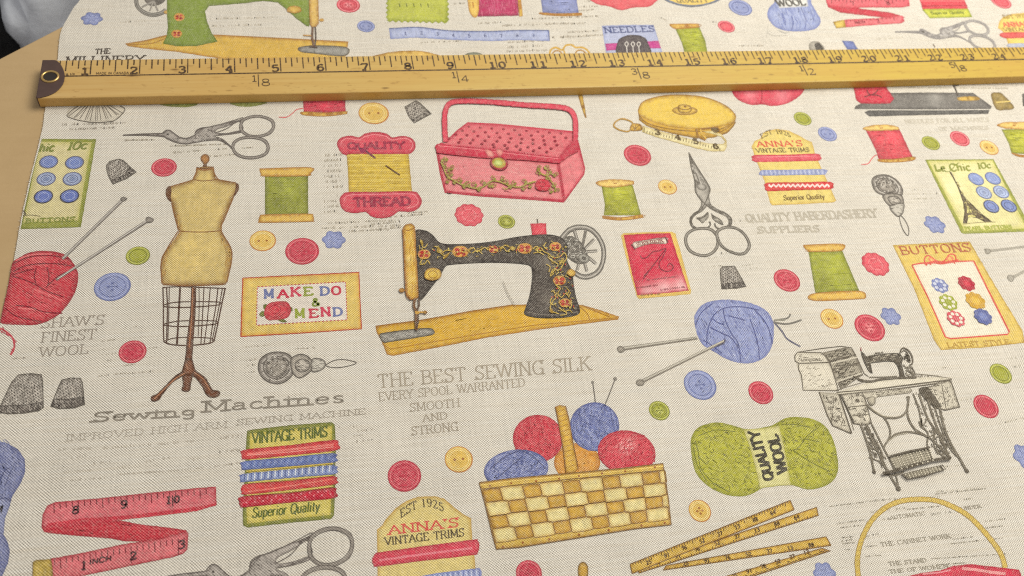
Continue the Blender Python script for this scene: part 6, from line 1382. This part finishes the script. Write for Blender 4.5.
c.scrib('100,215 300,210 370,390 140,390', 46, 2.5, 0, .5, [D2, (160, 150, 132)], .4, sm=False); c.scrib('85,135 280,135 310,190 90,195', 20, 2.5, -3, .5, [D2], .4, sm=False)
for y in (170, 180): c.micro(f'115,{y+10}', f'250,{y+4}', 9, D2)
F('K6'); ld = P.sub('side_panel'); ld.fill('132,210 200,215 245,350 180,325 160,290', (196, 188, 170), (150, 142, 126), 2, .12, sm=False); ld.up(); ld.stroke('132,210 160,290 178,325 242,352', 1.1, D, sm=False); ld.stroke('200,220 242,350', 1.4, D, sm=False); ld.stroke('215,222 250,340', .9, D2, sm=False); ld.scrib('140,215 190,220 228,335 175,315', 70, 3.4, 50, .8, [D, D2], 1.2, sm=False)
tp = P.sub('table_top'); tp.fill('190,212 300,178 440,162 578,160 580,172 440,188 300,206 200,220', (216, 208, 190), (190, 182, 162), 1.6, .05, sm=False); tp.up(); tp.stroke('192,212 330,200 440,186 582,168', 1.2, D, sm=False); tp.stroke('196,220 330,208 440,194 560,178', 1.3, D, sm=False); tp.stroke('450,148 520,155 582,166', .8, D2); tp.stroke('190,204 300,172', .7, D2, sm=False); tp.micro('460,160', '540,158', 9, D2)
ap = P.sub('apron'); ap.fill('278,212 440,196 448,206 440,214 330,228 312,240 280,228', (194, 186, 168), D2, 1.2, .15, sm=False); ap.scrib('280,214 440,198 440,212 320,228', 70, 2.4, -5, .6, [D, (186, 178, 160)], .4, sm=False); ap.fill('294,232 320,226 322,250 306,258', (176, 168, 150), D, 1.2, .15)
for nm, s_ in (('left_drawers', '204,220 278,212 290,240 310,318 282,322 250,318 236,290'), ('right_drawers', '540,176 578,172 608,262 560,272 520,262 500,228 470,200 520,190')):
    d = P.sub(nm); d.fill(s_, (196, 188, 170), D2, 1.4, .15, sm=False); d.scrib(s_, 120, 2.2, 30, .6, [D, (74, 68, 58), (196, 188, 170)], 1.3, sm=False); d.up(); d.stroke(s_, 1., D, closed=True, sm=False)
    if nm[0] == 'l': d.stroke('232,262 292,256', 1., D, sm=False); d.stroke('244,292 300,286', .8, D, sm=False); d.disc('262,240', 14, D, n=0); d.disc('270,290', 18, (180, 172, 154), D, 1.2); d.disc('270,290', 7, D, n=0); d.stroke('206,222 250,318', 1.7, (70, 64, 54), sm=False)
    else: d.stroke('578,172 546,178 562,268', .9, D, sm=False); d.fill('470,205 500,196 540,250 540,264 505,250', (84, 76, 64), (66, 60, 50), 1.5, .2)
F('N4'); mc = P.sub('sewing_head'); mc.up()
mc.fill('42,80 60,95 80,120 120,112 200,100 280,95 320,98 345,130 335,170 345,220 360,270 320,275 315,220 300,180 280,158 220,155 110,168 118,210 125,240 110,238 90,215 60,150 45,110', (92, 84, 72), (66, 60, 52), 2, .25, sm=False); mc.scrib('60,110 200,104 330,105 340,140 280,150 110,162 110,220 80,180', 60, 2.6, -8, .6, [(60, 54, 46), (176, 168, 150)], .6, sm=False)
mc.up(); mc.stroke('326,95 330,70 350,60 380,75 405,110 414,150 408,175 390,182', 1.5, D); mc.stroke('336,90 352,76 375,95 392,130 394,165', 1., D); mc.scrib('350,90 385,100 400,160 370,175 345,130', 30, 3, 60, .7, [D, (66, 60, 52)], .8, sm=False); mc.stroke('140,105 150,92 160,102', 1.1, D); mc.stroke('185,98 195,86 200,98', 1., D); mc.stroke('160,92 180,96', 1., D); mc.stroke('40,55 42,82', 1., (150, 80, 80), sm=False)
mc.stroke('345,180 370,200 400,195 430,245 405,265', 1.1, D); mc.scrib('350,190 410,190 430,260 365,270', 40, 2.5, 60, .7, [D, (140, 132, 116)], 1.2, sm=False); mc.stroke('20,285 60,295 120,300 180,285 300,275 440,272', 2.2, D); mc.stroke('100,270 200,268 300,262', 1., D2); mc.stroke('-15,262 30,285 90,306', 1.2, D)
F('K6'); ir = P.sub('iron_stand'); ir.up(); I = (112, 104, 90)
def iron(s_, w=1.6, c=I, sm=True): ir.stroke(s_, w, c, sm=sm); 
F('N5')
iron('60,20 100,60 160,95 215,105 265,95 295,65 305,20 300,-20', 1.9); iron('160,95 185,130 202,180 195,220 165,270', 1.7); iron('310,-20 300,60 310,115 345,170 400,205 450,235 500,290 545,330', 1.9); iron('165,275 185,240 230,200 300,185 370,195 430,215', 1.9); iron('190,240 240,205 300,192', .7, (180, 172, 152)); iron('90,45 150,88 215,100', .7, (180, 172, 152))
F('K6')
for s_, w2 in (('272,320 290,370 305,420 318,482', 1.8), ('292,318 310,370 340,430 370,490 400,538', 2.2), ('310,320 330,360 350,400 385,470 402,540', 1.5), ('286,330 300,350 335,395 350,440', 1.2), ('300,400 330,410 345,450 365,480', 1.6), ('310,420 315,460 322,485', 1.2), ('296,380 330,390', 1.1), ('300,432 352,452', 1.1), ('350,490 390,492 420,480', 1.6), ('540,262 555,330 580,390 610,440 632,480', 2.3), ('524,262 545,330 572,395 600,430', 1.4), ('450,215 470,270 480,330 478,300', 1.4), ('470,215 500,300 540,360 570,430', 1.8), ('500,240 520,300 555,390 575,440', 2.0), ('480,330 500,350 498,390 510,420', 1.5), ('530,330 520,370 530,410 575,440', 1.5), ('498,300 480,330 470,310', 1.3), ('540,370 560,400 548,430', 1.2), ('510,360 540,350 565,380', 1.1)): iron(s_, w2)
ir.scrib('450,210 540,215 565,330 590,400 530,400 500,330 470,320', 90, 2.4, 60, .6, [D, (96, 88, 76), (130, 122, 106)], 1.1, sm=False); ir.scrib('280,325 305,322 360,440 345,480 300,400', 60, 3.4, 60, .8, [D, I], .8, sm=False); ir.scrib('500,330 560,350 580,430 520,430', 50, 3.4, 60, .8, [D, I], 1., sm=False)
ir.disc('400,538', 16, D, n=.1); ir.disc('632,478', 14, D, n=.1); ir.disc('318,482', 12, D, n=.1)
F('N5'); tr = P.sub('treadle'); tr.up(); 
tr.fill('190,330 310,300 425,278 440,330 450,345 330,380 235,400', (152, 144, 126), D, 1.6, .15, sm=False); tr.fill('262,430 380,400 490,378 512,405 400,440 300,460', (148, 140, 122), D, 1.6, .15, sm=False); tr.up()
for k in range(13):
    for j in range(5): x = 205 + k * 18 + j * 6; y = 336 - k * 4 + j * 13; tr.disc(f'{x},{y}', 6.5, (214, 206, 186), n=0)
for k in range(12):
    for j in range(3): x = 285 + k * 17 + j * 5; y = 434 - k * 4 + j * 10; tr.disc(f'{x},{y}', 5.5, (210, 202, 182), n=0)
tr.stroke('190,330 310,300 425,278', 1.4, D, sm=False); tr.stroke('262,430 300,460 400,440 512,405 490,378', 1.2, D, sm=False); tr.up(); tr.stroke('150,430 250,408 350,378 450,352 545,340', 3.0, (82, 74, 62)); 
for k in range(7): tr.disc(f'{260 + k * 30},{402 - k * 8}', 9, (196, 188, 168), n=0)
P.build()

# ---- basket handle at the bottom right and things cut by the bottom edge
F('K8'); P = NP('printed_basket_handle', 'twisted gold handle above a red lining at the bottom right', 4)
O = '272,560 262,470 268,400 290,330 330,260 390,205 460,175 540,166 620,172 690,196 760,235 820,290 880,360 920,420 938,480'
h = P.sub('handle'); h.up(); h.stroke(O, 5.4, (142, 112, 44)); h.up(); h.stroke(O, 4.2, (202, 174, 86)); h.up(); q = smooth_curve(S(O), False, 4)
for i in range(2, len(q) - 2, 1):
    d = (q[i + 1] - q[i - 1]); d /= np.linalg.norm(d); n_ = np.array([-d[1], d[0]]); h.stroke(np.array([q[i] - n_ * 1.9 - d * .9, q[i] + n_ * 1.9 + d * .9]), .7, (180, 150, 70), sm=False, jit=0)
r = P.sub('red_lining'); r.up(); r.fill('480,520 560,502 640,492 700,470 780,462 900,476 1000,488 1010,508 1010,600 480,600', (200, 52, 76), (170, 30, 54), 2.5, .14, sm=False); r.stroke('740,482 800,488 880,500 940,506', 3., (226, 150, 150), up=1); r.stroke('560,508 640,500 690,488', 1.6, (222, 140, 146)); P.build()
F('N8'); P = NP('printed_gold_charm', 'small gold oval cut by the bottom edge', 4); P.fill('556,345 562,310 585,294 608,308 616,345 608,390 565,390', (196, 154, 60), (84, 56, 26), 2., .1); P.build()
# ------------------------------------------------------------------ light, world, camera
w = bpy.data.worlds.new('World'); scene.world = w; w.use_nodes = True
bg = w.node_tree.nodes['Background']; bg.inputs['Color'].default_value = (1.0, .975, .955, 1); bg.inputs['Strength'].default_value = AMB
def area(name, loc, target, size, power, col):
    l = bpy.data.lights.new(name, 'AREA'); l.shape = 'RECTANGLE'; l.size, l.size_y = size; l.energy = power; l.color = col
    o = bpy.data.objects.new(name, l); COL.objects.link(o); o.location = loc
    o.rotation_euler = (Vector(target) - Vector(loc)).to_track_quat('-Z', 'Y').to_euler()
    return o
area('room_light', (.6, .6, .92), (.42, .42, 0), (.8, .6), PWR, (1., .962, .865))
scene.view_settings.view_transform = 'Standard'; scene.view_settings.look = 'None'; scene.view_settings.exposure = 0; scene.view_settings.gamma = 1

cam = bpy.data.cameras.new('camera'); co = bpy.data.objects.new('camera', cam); COL.objects.link(co)
cam.sensor_fit = 'HORIZONTAL'; cam.sensor_width = 36; cam.lens = FPX / 1024 * 36; cam.clip_start = .01; cam.clip_end = 50
B = np.array([_X, _Y, _n])                    # rows: world axes in camera coordinates (x right, y down, z forward)
Rm = Matrix([[B[i][0], -B[i][1], -B[i][2]] for i in range(3)])
co.matrix_world = Matrix.Translation((0, 0, H)) @ Rm.to_4x4()
cam.dof.use_dof = True; cam.dof.focus_distance = .43; cam.dof.aperture_fstop = 13
scene.camera = co
scene.cycles.use_denoising = False
scene.cycles.pixel_filter_type = 'BLACKMAN_HARRIS'; scene.cycles.filter_width = 1.15
